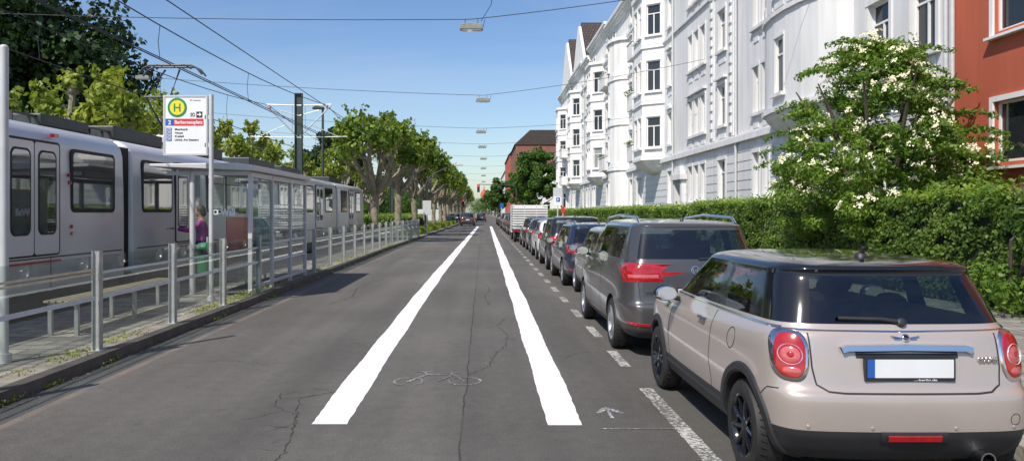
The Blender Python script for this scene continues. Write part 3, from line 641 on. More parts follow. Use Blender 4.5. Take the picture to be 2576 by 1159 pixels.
wire([(P(1210,23.6),23.6,7.7),(P(1235,23.6),23.2,8.1),(P(1245,23.6),22.5,8.9),(P(1252,23.6),21.0,9.6)],.01,'lamp_cable','loose cable rising from the hanging lamp')
lamp(P(360,39),39,Z(196,39))
e=empty('street_lamp',(P(812,56),56,.1),'tall dark green street lamp beside the tracks','street lamp'); b=MB(); b.cyl((0,0,0),(0,0,9.3),.13,.08); b.obj('pole',['mast'],e,smooth=True)
b=MB(); b.prism([(-.75,9.25),(.1,9.25),(.1,9.42),(-.5,9.5),(-.75,9.4)],'y',-.18,.18); b.obj('lamp_head',['mast'],e,bevel=.03)
e=empty('street_lamp',(P(1070,60),60,.1),'grey street lamp with long curved arm over the kerb','street lamp'); b=MB(); b.tube([(0,0,0),(0,0,3.2),(.05,0,3.9),(.35,0,4.4),(.9,0,4.8),(1.7,0,5.15),(2.5,0,5.35)],[.08,.065,.05,.045,.04,.035,.03],10); b.obj('pole',['mast'],e,smooth=True)
b=MB(); b.prism([(2.3,5.28),(3.0,5.36),(3.0,5.42),(2.6,5.48),(2.3,5.42)],'y',-.12,.12); b.obj('lamp_head',['steelw'],e,bevel=.02)
def tlight(x,y,arm,h=5.2):
    e=empty('traffic_light',(x,y,.1),'traffic light on a mast arm over the road','traffic light'); b=MB(); b.tube([(0,0,0),(0,0,h-.5),(arm*.05,0,h-.1),(arm,0,h)],[.09,.07,.06,.045],10); b.obj('mast',['mast'],e,smooth=True)
    b=MB(); b.box(arm-.17,arm+.17,-.12,.12,h-1.05,h+.0); b.obj('housing',['black'],e,bevel=.03)
    for k,mn in enumerate(('black','black','redlit')):
        b=MB(); b.cyl((arm,-.14,h-.85+k*.33),(arm,-.121,h-.85+k*.33),.11,n=16); b.obj('lens',[mn],e)
M['redlit']=pm('signal_red',(.7,.02,.02),.3,0,.05); _b=M['redlit'].node_tree.nodes['Principled BSDF']; _b.inputs['Emission Color'].default_value=(1,.05,.03,1); _b.inputs['Emission Strength'].default_value=1.5
tlight(4.4,100,-5.0,5.3); tlight(-3.9,118,.8,3.6)
def sgn(x,y,h,panels,label):
    e=empty('street_sign',(x,y,.1),label,'sign'); b=MB(); b.cyl((0,0,0),(0,0,h),.03,n=10); b.obj('pole',['steelw'],e,smooth=True)
    for (x0,x1,z0,z1,mn) in panels:
        b=MB(); b.box(x0,x1,-.05,-.035,z0,z1); b.obj('sign_panel',[mn],e,bevel=.004)
    return e
e=sgn(P(1403,36),36,2.85,[(-.22,.22,2.4,2.8,'steelw'),(-.19,.19,1.95,2.38,'swhite'),(-.08,.10,2.14,2.34,'blue')],'grey and white parking signs on a pole beside parked cars')
e.children[3].location=(0,-.012,0)
text('lettering','P','swhite',(-.035,-.065,2.17),.07,.18,parent=e,bold=.004)
sgn(P(1416,37),37,2.5,[(-.09,.09,1.6,1.9,'sred')],'narrow red sign on a pole by the pavement')
sgn(P(1074,50),50,2.4,[(-.28,.28,1.45,2.4,'steelw')],'grey back of a road sign on a pole at the kerb')
sgn(P(1262,82),82,2.6,[(-.2,.2,2.1,2.6,'blue')],'blue road sign on a pole')
# ------------------------------------------------------------------ houses
def seg(p0,p1):
    p0=Vector(p0);p1=Vector(p1); d=(p1-p0); L=d.length; d/=L; n=Vector((-d.y,d.x)); return p0,d,n,L
def sbox(b,S,u0,u1,v0,v1,n0,n1,m=0):
    p0,d,n,L=S; vs=[]
    for v in (v0,v1):
        for (u,k) in ((u0,n0),(u1,n0),(u1,n1),(u0,n1)):
            q=p0+d*u+n*k; vs.append((q.x,q.y,v))
    b.add(vs,[(0,3,2,1),(4,5,6,7),(0,1,5,4),(1,2,6,5),(2,3,7,6),(3,0,4,7)],m)
def facade(b,S,z0,z1,ops,depth=.22,m=0):
    p0,d,n,L=S
    us=sorted(set([0,L]+[x for o in ops for x in o[:2]])); vs=sorted(set([z0,z1]+[x for o in ops for x in o[2:4]]))
    def pt(u,v,k=0): q=p0+d*u+n*k; return (q.x,q.y,v)
    for i in range(len(us)-1):
        for j in range(len(vs)-1):
            uc=(us[i]+us[i+1])/2; vc=(vs[j]+vs[j+1])/2
            if any(o[0]<uc<o[1] and o[2]<vc<o[3] for o in ops): continue
            b.add([pt(us[i],vs[j]),pt(us[i+1],vs[j]),pt(us[i+1],vs[j+1]),pt(us[i],vs[j+1])],[(0,3,2,1)],m)
    for (a,c,e,f) in [o[:4] for o in ops]:
        for q in (((a,e),(c,e)),((c,e),(c,f)),((c,f),(a,f)),((a,f),(a,e))):
            (u0,v0),(u1,v1)=q; b.add([pt(u0,v0),pt(u1,v1),pt(u1,v1,-depth),pt(u0,v0,-depth)],[(0,1,2,3)],m)
wc={}
def window(house,S,o,depth=.22,style=0):
    p0,d,n,L=S; w=round(o[1]-o[0],2); h=round(o[3]-o[2],2); key=(w,h,style)
    if key not in wc:
        b=MB(); t=.06; hw=w/2
        b.box(-hw,-hw+t,-.03,.04,0,h); b.box(hw-t,hw,-.03,.04,0,h); b.box(-hw+t,hw-t,-.03,.04,0,t); b.box(-hw+t,hw-t,-.03,.04,h-t,h)
        if style!=2 and h>1: b.box(-hw+t,hw-t,-.02,.05,h*.68,h*.68+.06)
        if w>.8: b.box(-.035,.035,-.025,.045,t,h*.68 if style!=2 else h-t)
        if style==1 and w>.5:
            for q in (-.25,.25): b.box(w*q-.015,w*q+.015,-.01,.02,h*.68+.06,h-t)
        fr=b.mesh('frame',['frame'])
        b=MB(); b.box(-hw+.03,hw-.03,-.01,.0,.03,h-.03); pn=b.mesh('pane',['pane'])
        wc[key]=(fr,pn)
    q=p0+d*((o[0]+o[1])/2)-n*(depth-.05)
    f=bpy.data.objects.new('window',wc[key][0]); f.location=(q.x,q.y,o[2]); f.rotation_euler=(0,0,math.atan2(d.y,d.x)); f.parent=house; link(f)
    pn=bpy.data.objects.new('pane',wc[key][1]); pn.parent=f; link(pn)
def surround(b,S,o,hood=0,t=.14,k=.05):
    a,c,e,f=o[:4]
    sbox(b,S,a-t,a-.002,e,f,.002,k); sbox(b,S,c+.002,c+t,e,f,.002,k); sbox(b,S,a-t,c+t,f+.002,f+t+.03,.002,k+.02)
    sbox(b,S,a-t-.06,c+t+.06,e-.13,e-.002,.002,.16)
    if hood==1: sbox(b,S,a-t-.08,c+t+.08,f+t+.12,f+t+.22,.002,.2)
    if hood==2:
        p0,d,n,L=S; m=(a+c)/2; hh=c-a; z=f+t+.06
        vs=[]
        for k2 in (.002,.16):
            for (u,v) in ((a-t-.1,z),(c+t+.1,z),(m,z+hh*.35)):
                q=p0+d*u+n*k2; vs.append((q.x,q.y,v))
        b.add(vs,[(0,1,2),(5,4,3),(0,3,4,1),(1,4,5,2),(2,5,3,0)])
FB=[2.3,5.9,9.5,13.1]; XF=11.5
def bay(h,yc,w,proj,z0,z1,mat,rows,kind='poly',style=0):
    b=MB(); t=MB(); x=XF
    if kind=='poly': pts=[(x+.05,yc-w/2),(x-proj,yc-w/2+proj*.8),(x-proj,yc+w/2-proj*.8),(x+.05,yc+w/2)]
    else:
        pts=[]; n=9 if w>5 else 7
        for i in range(n+1):
            a=math.pi*i/n; pts.append((x+.05-(proj+.05)*math.sin(a)**.8,yc-w/2*math.cos(a)))
    cn=len(pts)
    for i,(p,q) in enumerate(zip(pts[:-1],pts[1:])):
        S=seg(p,q); L=S[3]; ops=[]
        ok=L>.9 and (kind=='poly' or i in ((2,4,6) if w>5 else (1,3,5)) )
        if ok:
            if L>2.1:
                for zb in rows: 
                    k=L/2
                    for uc in ((k-.62),(k+.62)) if L<3.2 else ((k-1.1),(k),(k+1.1)): ops.append((uc-.42,uc+.42,zb,zb+1.95))
            else:
                ww=min(.95,L-.3)
                for zb in rows: ops.append((L/2-ww/2,L/2+ww/2,zb,zb+1.95))
        facade(b,S,z0,z1,ops,.15)
        for o in ops: window(h,S,o,.15,style=style); surround(t,S,o,0,.08,.035)
        for zb in rows[1:]: sbox(t,S,-.02,L+.02,zb-.85,zb-.7,.002,.1); sbox(t,S,.1,L-.1,zb-.6,zb-.2,.002,.03)
        sbox(t,S,-.05,L+.05,z1-.25,z1+.02,.002,.18); sbox(t,S,-.05,L+.05,z0-.02,z0+.16,.002,.1)
    rings=[(z0,1.0),(z0-.2,.93),(z0-.45,.72),(z0-.7,.4),(z0-.85,.1)] if z0>1 else [(z0,1.0)]
    vs=[]; 
    for z,s in rings:
        for (px,py) in pts: vs.append((x+.05+(px-x-.05)*s,yc+(py-yc)*(.6+.4*s),z))
    fs=[(r*cn+i,r*cn+i+1,(r+1)*cn+i+1,(r+1)*cn+i) for r in range(len(rings)-1) for i in range(cn-1)]
    b.add(vs,fs)
    b.add([(px,py,z1) for px,py in pts],[tuple(range(cn))])
    bb=b.obj('bay',[mat],h,fixn=False); t.obj('moulding',['frame' if mat=='wC' else mat],bb)
def balcony(h,y0,y1,z,mat,proj=1.1):
    x=XF
    b=MB(); b.box(x-proj,x,y0,y1,z-.18,z); b.box(x-proj,x-proj+.1,y0,y1,z+.001,z+.95); b.box(x-proj+.1,x,y0,y0+.1,z+.001,z+.95); b.box(x-proj+.1,x,y1-.1,y1,z+.001,z+.95)
    b.box(x-proj-.05,x-proj+.15,y0-.05,y1+.05,z+.951,z+1.03); b.prism([(x-proj*.7,z-.181),(x,z-.181),(x,z-.7),(x-.15,z-.7)],'y',y0+.2,y0+.4); b.prism([(x-proj*.7,z-.181),(x,z-.181),(x,z-.7),(x-.15,z-.7)],'y',y1-.4,y1-.2)
    bo=b.obj('balcony',[mat],h,bevel=.012)
    if random.random()<.6:
        C,D=cluster((x-proj+.1,(y0+y1)/2,z+1.12),.45,160,.5,.2); C[:,1]=(y0+y1)/2+(C[:,1]-(y0+y1)/2)*1.7; leafmesh('balcony_plants',C,.12,'lmid',parent=bo)['kind']='stuff'
def house(y0,y1,mat,cols,label,bays=(),balcs=(),door=None,eave=18.4,attic=True,gable=None,orn=(),hood=(1,2,1,0),style=0):
    h=empty('apartment_house',(0,0,0),label,'house','row of old apartment houses'); S=seg((XF,y0+.01),(XF,y1-.01)); L=S[3]; ops=[];t=MB()
    for (yc,w) in cols:
        for i,zb in enumerate(FB):
            if door and abs(door-yc)<.9 and i==0: continue
            if any(bz0-.6<zb+1 and abs(yc-byc)<bw/2+w/2-.05 for (byc,bw,bp,bz0,bz1,bk) in bays): continue
            ops.append((yc-y0-w/2,yc-y0+w/2,zb,zb+1.95,i))
        if attic and not any(abs(yc-byc)<bw/2+w/2-.05 and bz1>16.2 for (byc,bw,bp,bz0,bz1,bk) in bays): ops.append((yc-y0-w/2,yc-y0+w/2,16.3,17.5,4))
        ops.append((yc-y0-w/2,yc-y0+w/2,.55,1.1,9))
    dops=[(door-y0-.65,door-y0+.65,.15,3.3,8)] if door else []
    b=MB(); facade(b,S,.1,eave,ops+dops)
    b.box(XF+.25,23,y0+.012,y1-.012,.1,eave-.01); 
    b.add([(XF,y0+.01,.1),(XF+.25,y0+.01,.1),(XF+.25,y0+.01,eave),(XF,y0+.01,eave)],[(0,1,2,3)]); b.add([(XF,y1-.01,.1),(XF+.25,y1-.01,.1),(XF+.25,y1-.01,eave),(XF,y1-.01,eave)],[(0,3,2,1)])
    if gable:
        g0,g1,gz=gable; b.prism([(g0,eave-.005),(g1,eave-.005),((g0+g1)/2+.5,gz-.6),((g0+g1)/2-.5,gz-.6)],'x',XF-.001,XF+.3)
    b.obj('wall',[mat],h,fixn=False)
    for o in ops: window(h,S,o[:4],style=style); (surround(t,S,o,hood[o[4]] if o[4]<4 else 0) if o[4]!=9 else None)
    def run(za,zb_,k):
        cuts=[(0,L)]
        for (byc,bw,bp,bz0,bz1,bk) in bays:
            if bz0<zb_ and bz1>za:
                cuts=[(a,c) for (a,c) in sum([[(a,min(c,byc-y0-bw/2)),(max(a,byc-y0+bw/2),c)] for a,c in cuts],[]) if c-a>.05]
        if door and za<3.4: cuts=[(a,c) for (a,c) in sum([[(a,min(c,door-y0-.9)),(max(a,door-y0+.9),c)] for a,c in cuts],[]) if c-a>.05]
        for a,c in cuts: sbox(t,S,a,c,za,zb_,.003,k)
    run(1.45,1.6,.12); run(4.85,5.1,.22); run(5.101,5.2,.12); run(12.4,12.55,.12); run(15.55,15.75,.2)
    run(eave-.5,eave-.3,.25); run(eave-.299,eave-.1,.42); run(eave-.099,eave+.12,.55)
    nd=int(L/.45)
    for i in range(nd): 
        u=(i+.5)*L/nd
        if not any(abs(u+y0-byc)<bw/2 and bz1>eave-.8 for (byc,bw,bp,bz0,bz1,bk) in bays): sbox(t,S,u-.07,u+.07,eave-.75,eave-.501,.003,.2)
    for yo in orn:
        sbox(t,S,yo-y0-.32,yo-y0+.32,5.25,15.5,.003,.06)
        for i in range(22): z=5.4+i*.46; sbox(t,S,yo-y0-.17,yo-y0+.17,z,z+.30,.061,.13)
    for o in ops:
        if o[4] in (1,2,3): sbox(t,S,o[0]+.02,o[1]-.02,o[2]-.62,o[2]-.2,.003,.035)
    for z in np.arange(1.9,4.7,.42):
        last=0; blk=sorted([(o[0]-.2,o[1]+.2) for o in ops+dops if o[2]<z+.36 and z<o[3]+.2]+[(byc-y0-bw/2,byc-y0+bw/2) for (byc,bw,bp,bz0,bz1,bk) in bays if bz0-.9<z])+[(L,L)]
        for a,c in blk:
            if a-last>.25: sbox(t,S,last+.02,a,z,z+.36,.003,.028)
            last=max(last,c)
    t.obj('moulding',['frame' if mat=='wC' else mat],h)
    for (byc,bw,bp,bz0,bz1,bk) in bays: bay(h,byc,bw,bp,bz0,bz1,mat,[z for z in FB if z>bz0-.3 and z+1.95<bz1],bk,style)
    for (a,c,z) in balcs: balcony(h,a,c,z,mat)
    if door:
        b=MB(); sbox(b,S,door-y0-.64,door-y0+.64,.16,2.5,-.2,-.14); d=b.obj('door',['doorm'],h); b=MB(); sbox(b,S,door-y0-.6,door-y0+.6,2.6,3.28,-.2,-.16); b.obj('pane',['pane'],d)
        b=MB(); sbox(b,S,door-y0-.5,door-y0-.08,.6,2.2,-.139,-.12); sbox(b,S,door-y0+.08,door-y0+.5,.6,2.2,-.139,-.12); b.obj('panel',['doorm'],d)
        b=MB(); sbox(b,S,door-y0-1.0,door-y0-.66,.1,3.6,.003,.28); sbox(b,S,door-y0+.66,door-y0+1.0,.1,3.6,.003,.28); sbox(b,S,door-y0-1.15,door-y0+1.15,3.601,3.9,.003,.4)
        sbox(b,S,door-y0-.8,door-y0+.8,3.901,4.1,.003,.3); sbox(b,S,door-y0-.45,door-y0+.45,4.101,4.4,.003,.24); b.obj('portal',[mat],h)
        b=MB(); sbox(b,S,door-y0-.9,door-y0+.9,.1,.16,.0,.7); b.obj('doorstep',['kerb'],h)
    b=MB()
    if gable:
        g0,g1,gz=gable; m=(g0+g1)/2; b.prism([(g0-.3,eave-.1),(g1+.3,eave-.1),(m,gz)],'x',XF+.35,23)
        b.prism([(XF+.3,eave+.1),(23.2,eave+.1),(18,eave+4.2),(16,eave+4.2)],'y',y0+.02,y1-.02)
    else: b.prism([(XF+.1,eave+.13),(23.2,eave+.13),(20,eave+3.8),(14,eave+3.2)],'y',y0+.02,y1-.02)
    b.obj('roof',['tile'],h)
    b=MB(); b.cyl((XF-.12,y0+.12,.2),(XF-.12,y0+.12,eave-.6),.06,n=10); b.obj('downpipe',['steelw'],h,smooth=True)
    return h
M['doorm']=pm('door_paint',(.16,.15,.14),.4,0,.1,3)
house(18.45,33.9,'wA',[(19.7,1.15),(21.9,1.15),(30.7,.62),(31.75,.62)],'light grey apartment house with rounded bay behind the flowering shrub',bays=[(26.4,6.0,1.15,5.3,18.2,'round')],hood=(0,0,0,0))
house(33.9,45.2,'wB',[(36.3,1.05),(39.4,.72),(40.6,.72),(41.8,.72)],'light grey apartment house with stacked stone ornaments and portal',door=43.7,orn=(34.9,37.8),hood=(0,1,0,0))
house(45.2,57.2,'wC',[(46.4,.9),(55.0,1.0),(56.2,.6)],'white apartment house with bay and balconies',bays=[(50.2,4.6,1.2,5.1,16.0,'poly')],balcs=[(52.7,54.6,5.5),(52.7,54.6,9.1),(52.7,54.6,12.7)],hood=(0,2,1,1))
house(57.2,68.5,'wC',[(58.5,1.0),(66.0,.9),(67.4,.9)],'white apartment house with round bay and small balconies',bays=[(61.8,4.2,1.2,1.4,15.6,'round')],balcs=[(64.6,67.9,5.5),(64.6,67.9,12.7)],hood=(0,2,1,1),style=1)
house(68.5,80.0,'wC',[(69.8,1.0),(77.6,.9),(79.0,.9)],'white apartment house with angular bay',bays=[(73.6,4.6,1.2,5.1,16.0,'poly')],hood=(0,1,2,0),eave=18.9)
house(80.0,85.0,'wC',[(81.2,1.0),(83.4,1.0)],'narrow white apartment house',hood=(0,1,2,0),eave=18.2)
house(85.0,97.5,'wC',[(86.4,1.0),(94.6,.9),(96.2,.9)],'white apartment house with steep brown tiled gable roof',bays=[(90.4,4.6,1.2,5.1,16.0,'poly')],gable=(85.6,96.9,24.6),hood=(0,1,2,0),eave=18.6)
house(97.5,111.5,'wC',[(98.8,1.0),(101.4,1),(108.6,.9),(110.2,.9)],'white apartment house with gable and balconies at the row end',bays=[(105.,4.2,1.2,1.4,16.0,'poly')],gable=(98,111,25.6),balcs=[(99.8,102.8,5.5),(99.8,102.8,9.1)],hood=(0,1,1,0),eave=18.4)
h=empty('apartment_house',(0,0,0),'red rendered house with white framed windows','house'); S=seg((XF-.05,4),(XF-.05,18.43)); ops=[]
for zb in (2.85,5.75,8.65):
    for yc,w in ((15.75,2.3),(12.2,2.3),(8.5,1.4)): ops.append((yc-4-w/2,yc-4+w/2,zb,zb+1.35))
b=MB(); facade(b,S,.1,12.4,ops,.18); b.box(XF+.2,22,4.01,18.42,.1,12.39); b.obj('wall',['wRed'],h,fixn=False)
t=MB()
for o in ops:
    window(h,S,o,.18,style=2); a,c,e_,f=o; sbox(t,S,a-.12,a-.002,e_-.1,f+.12,.002,.05); sbox(t,S,c+.002,c+.12,e_-.1,f+.12,.002,.05); sbox(t,S,a-.001,c+.001,f+.002,f+.12,.002,.05); sbox(t,S,a-.15,c+.15,e_-.16,e_-.101,.002,.16)
t.obj('window_surround',['frame'],h)
b=MB(); b.prism([(XF-.3,12.41),(22.3,12.41),(18,15),(15,15)],'y',4,18.42); b.obj('roof',['tile'],h)
b=MB(); b.cyl((XF-.13,18.3,.2),(XF-.13,18.3,12.2),.055,n=10); b.obj('downpipe',['steelw'],h,smooth=True)
def block(x0,x1,y0,y1,hh,mat,label,roofh=4,cat='house'):
    h=empty('apartment_house',(0,0,0),label,cat); b=MB(); S=seg((x0,y0),(x0,y1)); S2=seg((x1,y0),(x0,y0)); 
    for SS in (S,S2):
        L=SS[3]; n=max(1,int(L/2.6)); ops=[((i+.5)*L/n-.55,(i+.5)*L/n+.55,z,z+1.6) for i in range(n) for z in np.arange(1.8,hh-2,3.3)][:48]
        facade(b,SS,.1,hh,ops)
        for o in ops: window(h,SS,o)
    b.box(x0+.3,x1,y0+.3,y1,.1,hh-.01); b.obj('wall',[mat],h,fixn=False)
    b=MB(); b.prism([(x0-.4,hh),(x1+.4,hh),(x1-3,hh+roofh),(x0+3.5,hh+roofh)],'y',y0-.3,y1); b.obj('roof',['tile'],h)
block(8.2,24,188,225,18.5,'wBrick','brown brick corner house with dark tiled roof',3.6)
block(8.5,22,240,290,20,'wRed','red house further down the street',4)
block(9.0,22,300,380,18,'wC','pale house far down the street',4)
block(9.5,22,130,170,9,'wC','low pale building behind the street tree',2)
e=empty('church_tower',(1,700,0),'distant slim tower with reddish spire','tower'); b=MB(); b.box(-2.5,2.5,-2.5,2.5,0,16); b.obj('shaft',['wBrick'],e); b=MB(); b.lathe([(3.4,16),(3.2,19),(1.6,21.5),(.5,23),(.1,27)],10,'z'); b.obj('spire',['wRed'],e,smooth=True)
# ------------------------------------------------------------------ vegetation
def pollard(name,h=7.4,spread=2.6,lm='lplane',nl=9,cr=.85,ln=330,ls=.24,low=2.7):
    e=empty(name,(0,0,-500)); b=MB(); tips=[]
    b.tube([(0,0,-.1),(.03,0,.25),(-.04,.03,1.2),(.02,-.02,low)],[.36,.25,.22,.24],12)
    for i in range(nl):
        a=2*math.pi*i/nl+random.uniform(-.3,.3); up=random.uniform(.45,1); R=spread*(random.uniform(.45,1) if up<.85 else random.uniform(.15,.6)); hz=low+(h-low-.6)*up
        p=[(0.02,-.02,low-.15)]; 
        for k in (.35,.7,1):
            p.append((R*math.cos(a)*k**.8+random.uniform(-.15,.15),R*math.sin(a)*k**.8+random.uniform(-.15,.15),low+(hz-low)*k**1.2))
        b.tube(p,[.17,.13,.11,.10],8); b.ball(p[-1],.2,n=8); tips.append(p[-1]); 
        q=p[2]; a2=a+random.choice((-1,1))*random.uniform(.6,1.1); r2=(q[0]+math.cos(a2)*.9,q[1]+math.sin(a2)*.9,q[2]+random.uniform(.3,.9)); b.tube([q,((q[0]+r2[0])/2+.05,(q[1]+r2[1])/2,(q[2]+r2[2])/2-.05),r2],[.10,.085,.08],7); b.ball(r2,.16,n=8); tips.append(r2); b.ball(q,.17,n=8)
    b.obj('trunk',['bark'],e,smooth=True)
    C=[];D=[]
    for t in tips:
        r=cr*random.uniform(.6,1.15); c,d=cluster((t[0],t[1],t[2]+.25),r,int(ln*r/cr),.8,.25); C.append(c);D.append(d)
        # upright sprouts
        for k in range(5):
            a=random.uniform(0,6.28); 
            for s in np.linspace(.3,1,5): C.append(np.array([[t[0]+math.cos(a)*r*.75*s+random.gauss(0,.06),t[1]+math.sin(a)*r*.75*s+random.gauss(0,.06),t[2]+.2+r*1.15*s+random.gauss(0,.06)] for _ in range(3)])); D.append(rng.normal(size=(3,3)))
    leafmesh('crown',np.concatenate(C),ls,lm,N=np.concatenate(D),parent=e,aspect=.9)
    return e
pv=[pollard('plane_tree',nl=9,cr=.8,ln=270,ls=.22),pollard('plane_tree',7.0,2.4,nl=8,cr=.8,ln=270,ls=.22),pollard('plane_tree',7.6,2.8,nl=9,cr=.82,ln=270,ls=.22)]
py_=[pollard('plane_tree',6.6,2.5,'lplaney',7,.66,220,.2),pollard('plane_tree',6.9,2.3,'lplaney',6,.62,200,.2)]
y=43.5;i=0
while y<230:
    x=-6.35+(kx(y)+4.35)*.9
    t=copytree(pv[i%3],(x,y,.1),i*1.9,(1.04,1.12,1.08,1.1,1.0)[i%5]); tag(t,'pollarded plane tree with knobby limbs on the verge','tree','plane trees along the tram track'); y+=10.6; i+=1
for i,(px,yy,s) in enumerate(((185,26,1.0),(395,32,.97),(605,43.6,1.04),(700,51,.86),(770,58,.9),(840,70,1),(880,82,1),(905,94,1),(930,106,1),(950,120,1),(250,33,.92))):
    t=copytree(py_[i%2],(P(px,yy),yy,.1),i*2.2+.7,s); tag(t,'pollarded plane tree with yellow green leaves behind the tram','tree','plane trees behind the tracks')
for t in pv+py_:
    for c in list(t.children): bpy.data.objects.remove(c)
    bpy.data.objects.remove(t)
def bigtree(x,y,h,r,mat,label,n=70,ln=260,ls=.32,trunkh=.25,name='broadleaf_tree'):
    e=empty(name,(x,y,.05),label,'tree'); b=MB(); b.tube([(0,0,-.1),(0,0,.4),(.1,0,h*trunkh),(0,.1,h*.6),(.1,0,h*.85)],[.5,.36,.3,.2,.06],10)
    for i in range(8):
        a=i*.8; z=h*(trunkh+.05*i); b.tube([(0,0,z),(r*.4*math.cos(a),r*.4*math.sin(a),z+h*.08),(r*.75*math.cos(a),r*.75*math.sin(a),z+h*.16)],[.15,.1,.04],7)
    b.obj('trunk',['barkd'],e,smooth=True); C=[];D=[]
    cz=h*(1+trunkh)/2; rz=h*(1-trunkh)/2
    for i in range(n):
        d=rng.normal(size=3); d/=np.linalg.norm(d); q=random.uniform(.35,.92); c=(d[0]*r*q,d[1]*r*q,cz+d[2]*rz*q); rr=r*random.uniform(.16,.3)
        cc,dd=cluster(c,rr,ln,.8,.5); C.append(cc); D.append(dd)
    leafmesh('crown',np.concatenate(C),ls,mat,N=np.concatenate(D),parent=e,aspect=.8); return e
bigtree(P(60,42),42,16.0,6.3,'ldark','tall dark green tree behind the tram stop',95,300,.33,.12)
bigtree(P(-160,38),38,17,6,'ldark','tall dark green tree behind the tram stop',60,260,.35,.12)
bigtree(P(845,84),84,11.2,4.0,'ldark','dark round tree behind the tracks',50,220,.35,.15)
bigtree(P(735,100),100,9,4.5,'ldark','dark round tree behind the tracks',40,200,.4,.1)
bigtree(P(1342,112),112,11.8,3.9,'lmid','dense green street tree beside the pavement',70,260,.34,.16)
bigtree(P(1298,150),150,10,2.6,'lmid','green street tree beside the pavement',30,200,.4,.2)
for i,(px,yy,h,r) in enumerate(((1255,230,13,4),(1245,300,13,4.5),(1236,380,13,5),(1230,480,14,6))): bigtree(P(px,yy),yy,h,r,'lmid','distant green street tree',24,120,.8,.15)
C=[];D=[]
for i in range(240):
    yy=random.uniform(130,420); x=-random.uniform(17,34)-yy*.02; c,d=cluster((x,yy,random.uniform(2,8)),random.uniform(2,3.2),110,.8,.5); C.append(c);D.append(d)
for i in range(110):
    c,d=cluster((random.uniform(-60,-18) if i%2 else random.uniform(-45,-17),random.uniform(60,120),random.uniform(.6,3.0)),random.uniform(1.2,2.0),130,.8,.5); C.append(c);D.append(d)
for i in range(60):
    c,d=cluster((random.uniform(-14,22),random.uniform(620,700),random.uniform(2,11)),random.uniform(4,6),90,.8,.5); C.append(c);D.append(d)
tag(leafmesh('distant_woodland',np.concatenate(C),.8,'lmid',N=np.concatenate(D),aspect=.8),kind='stuff')
def hedge(x0,x1,y0,y1,z1,label,dens,ls,wob=.05):
    e=empty('hedge',((x0+x1)/2,(y0+y1)/2,.1),label,'hedge'); ox,oy=(x0+x1)/2,(y0+y1)/2
    b=MB(); b.box(x0+.14-ox,x1-.1-ox,y0+.12-oy,y1-.1-oy,0,z1-.22); b.obj('dark_core',['hcore'],e)  # solid near-black box under the leaves, its colour stands for shaded depth
    n=int((y1-y0)*z1*dens); yy=y0+(y1-y0)*rng.random(n); zz=.1+(z1-.1)*rng.random(n)**.95
    bulge=.11*np.sin(yy*1.3)+.07*np.sin(yy*3.1+zz*2)+.06*np.sin(zz*5+yy); base=np.where(zz<.3,.1,0)
    keep=(np.sin(yy*7.3+zz*3)+np.sin(yy*2.9-zz*9)+np.sin(zz*13+yy*4.1))>-1.9+rng.random(n)*.6
    A=np.stack([x0-ox-bulge*.7+base+rng.normal(size=n)*wob+.03,yy-oy,zz-.1],1)[keep]; NA=np.tile([-1,0,.25],(len(A),1))
    n2=int((y1-y0)*(x1-x0)*dens*.8); yy=y0+(y1-y0)*rng.random(n2); xx=x0+(x1-x0)*rng.random(n2)
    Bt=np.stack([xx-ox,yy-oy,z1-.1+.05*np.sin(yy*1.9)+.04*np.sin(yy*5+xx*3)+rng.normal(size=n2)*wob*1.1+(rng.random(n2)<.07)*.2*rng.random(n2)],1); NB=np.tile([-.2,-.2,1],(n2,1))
    n3=int((x1-x0)*z1*dens); Cc=np.stack([x0+(x1-x0)*rng.random(n3)-ox,y0-oy+rng.normal(size=n3)*wob,(z1-.1)*rng.random(n3)],1); NC=np.tile([0,-1,.2],(n3,1))
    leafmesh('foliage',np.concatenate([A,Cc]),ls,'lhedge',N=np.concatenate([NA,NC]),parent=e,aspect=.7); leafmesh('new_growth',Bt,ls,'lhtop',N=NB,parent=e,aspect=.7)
hedge(8.5,10.0,6.5,31.0,2.04,'tall clipped green hedge along the pavement',1150,.075)
hedge(8.7,9.8,31.6,62,1.92,'clipped green hedge in front of the white houses',420,.11)
hedge(8.5,9.6,63,108,1.9,'clipped green hedge in front of the far white houses',160,.17)
hedge(P(960,62)-1.5,P(1030,62),60,80,1.35,'low bright green hedge behind the verge trees',160,.15)
e=empty('shrub',(8.5,12.2,.1),'loose leafy green shrub growing out of the hedge','shrub'); C=[];D=[]
for i in range(44):
    c,d=cluster((random.uniform(-.45,.9),random.uniform(-2.2,.7),random.uniform(.3,2.25)),random.uniform(.22,.4),230,.9,.3); C.append(c);D.append(d)
leafmesh('foliage',np.concatenate(C),.095,'lelder',N=np.concatenate(D),parent=e,aspect=.5)
b=MB(); 
for i in range(6): b.tube([(0,i*.1-.2,0),(random.uniform(-.2,.3),random.uniform(-.8,.5),1.2),(random.uniform(-.4,.6),random.uniform(-1.2,.8),2.1)],[.04,.03,.01],6)
b.obj('stem',['barkd'],e)
ex,ey=9.35,18.0
e=empty('flowering_elder',(ex,ey,.1),'big elder shrub with cream flower umbels above the hedge','shrub'); b=MB(); C=[];D=[];FC=[];FD=[]
for i in range(11):
    a=i*.57; b.tube([(random.uniform(-.2,.2),random.uniform(-.2,.2),0),(.7*math.cos(a),.9*math.sin(a),2.0),(1.3*math.cos(a),1.7*math.sin(a),3.9),(1.7*math.cos(a),2.2*math.sin(a),4.6)],[.09,.07,.04,.015],7)
b.obj('stem',['barkd'],e,smooth=True)
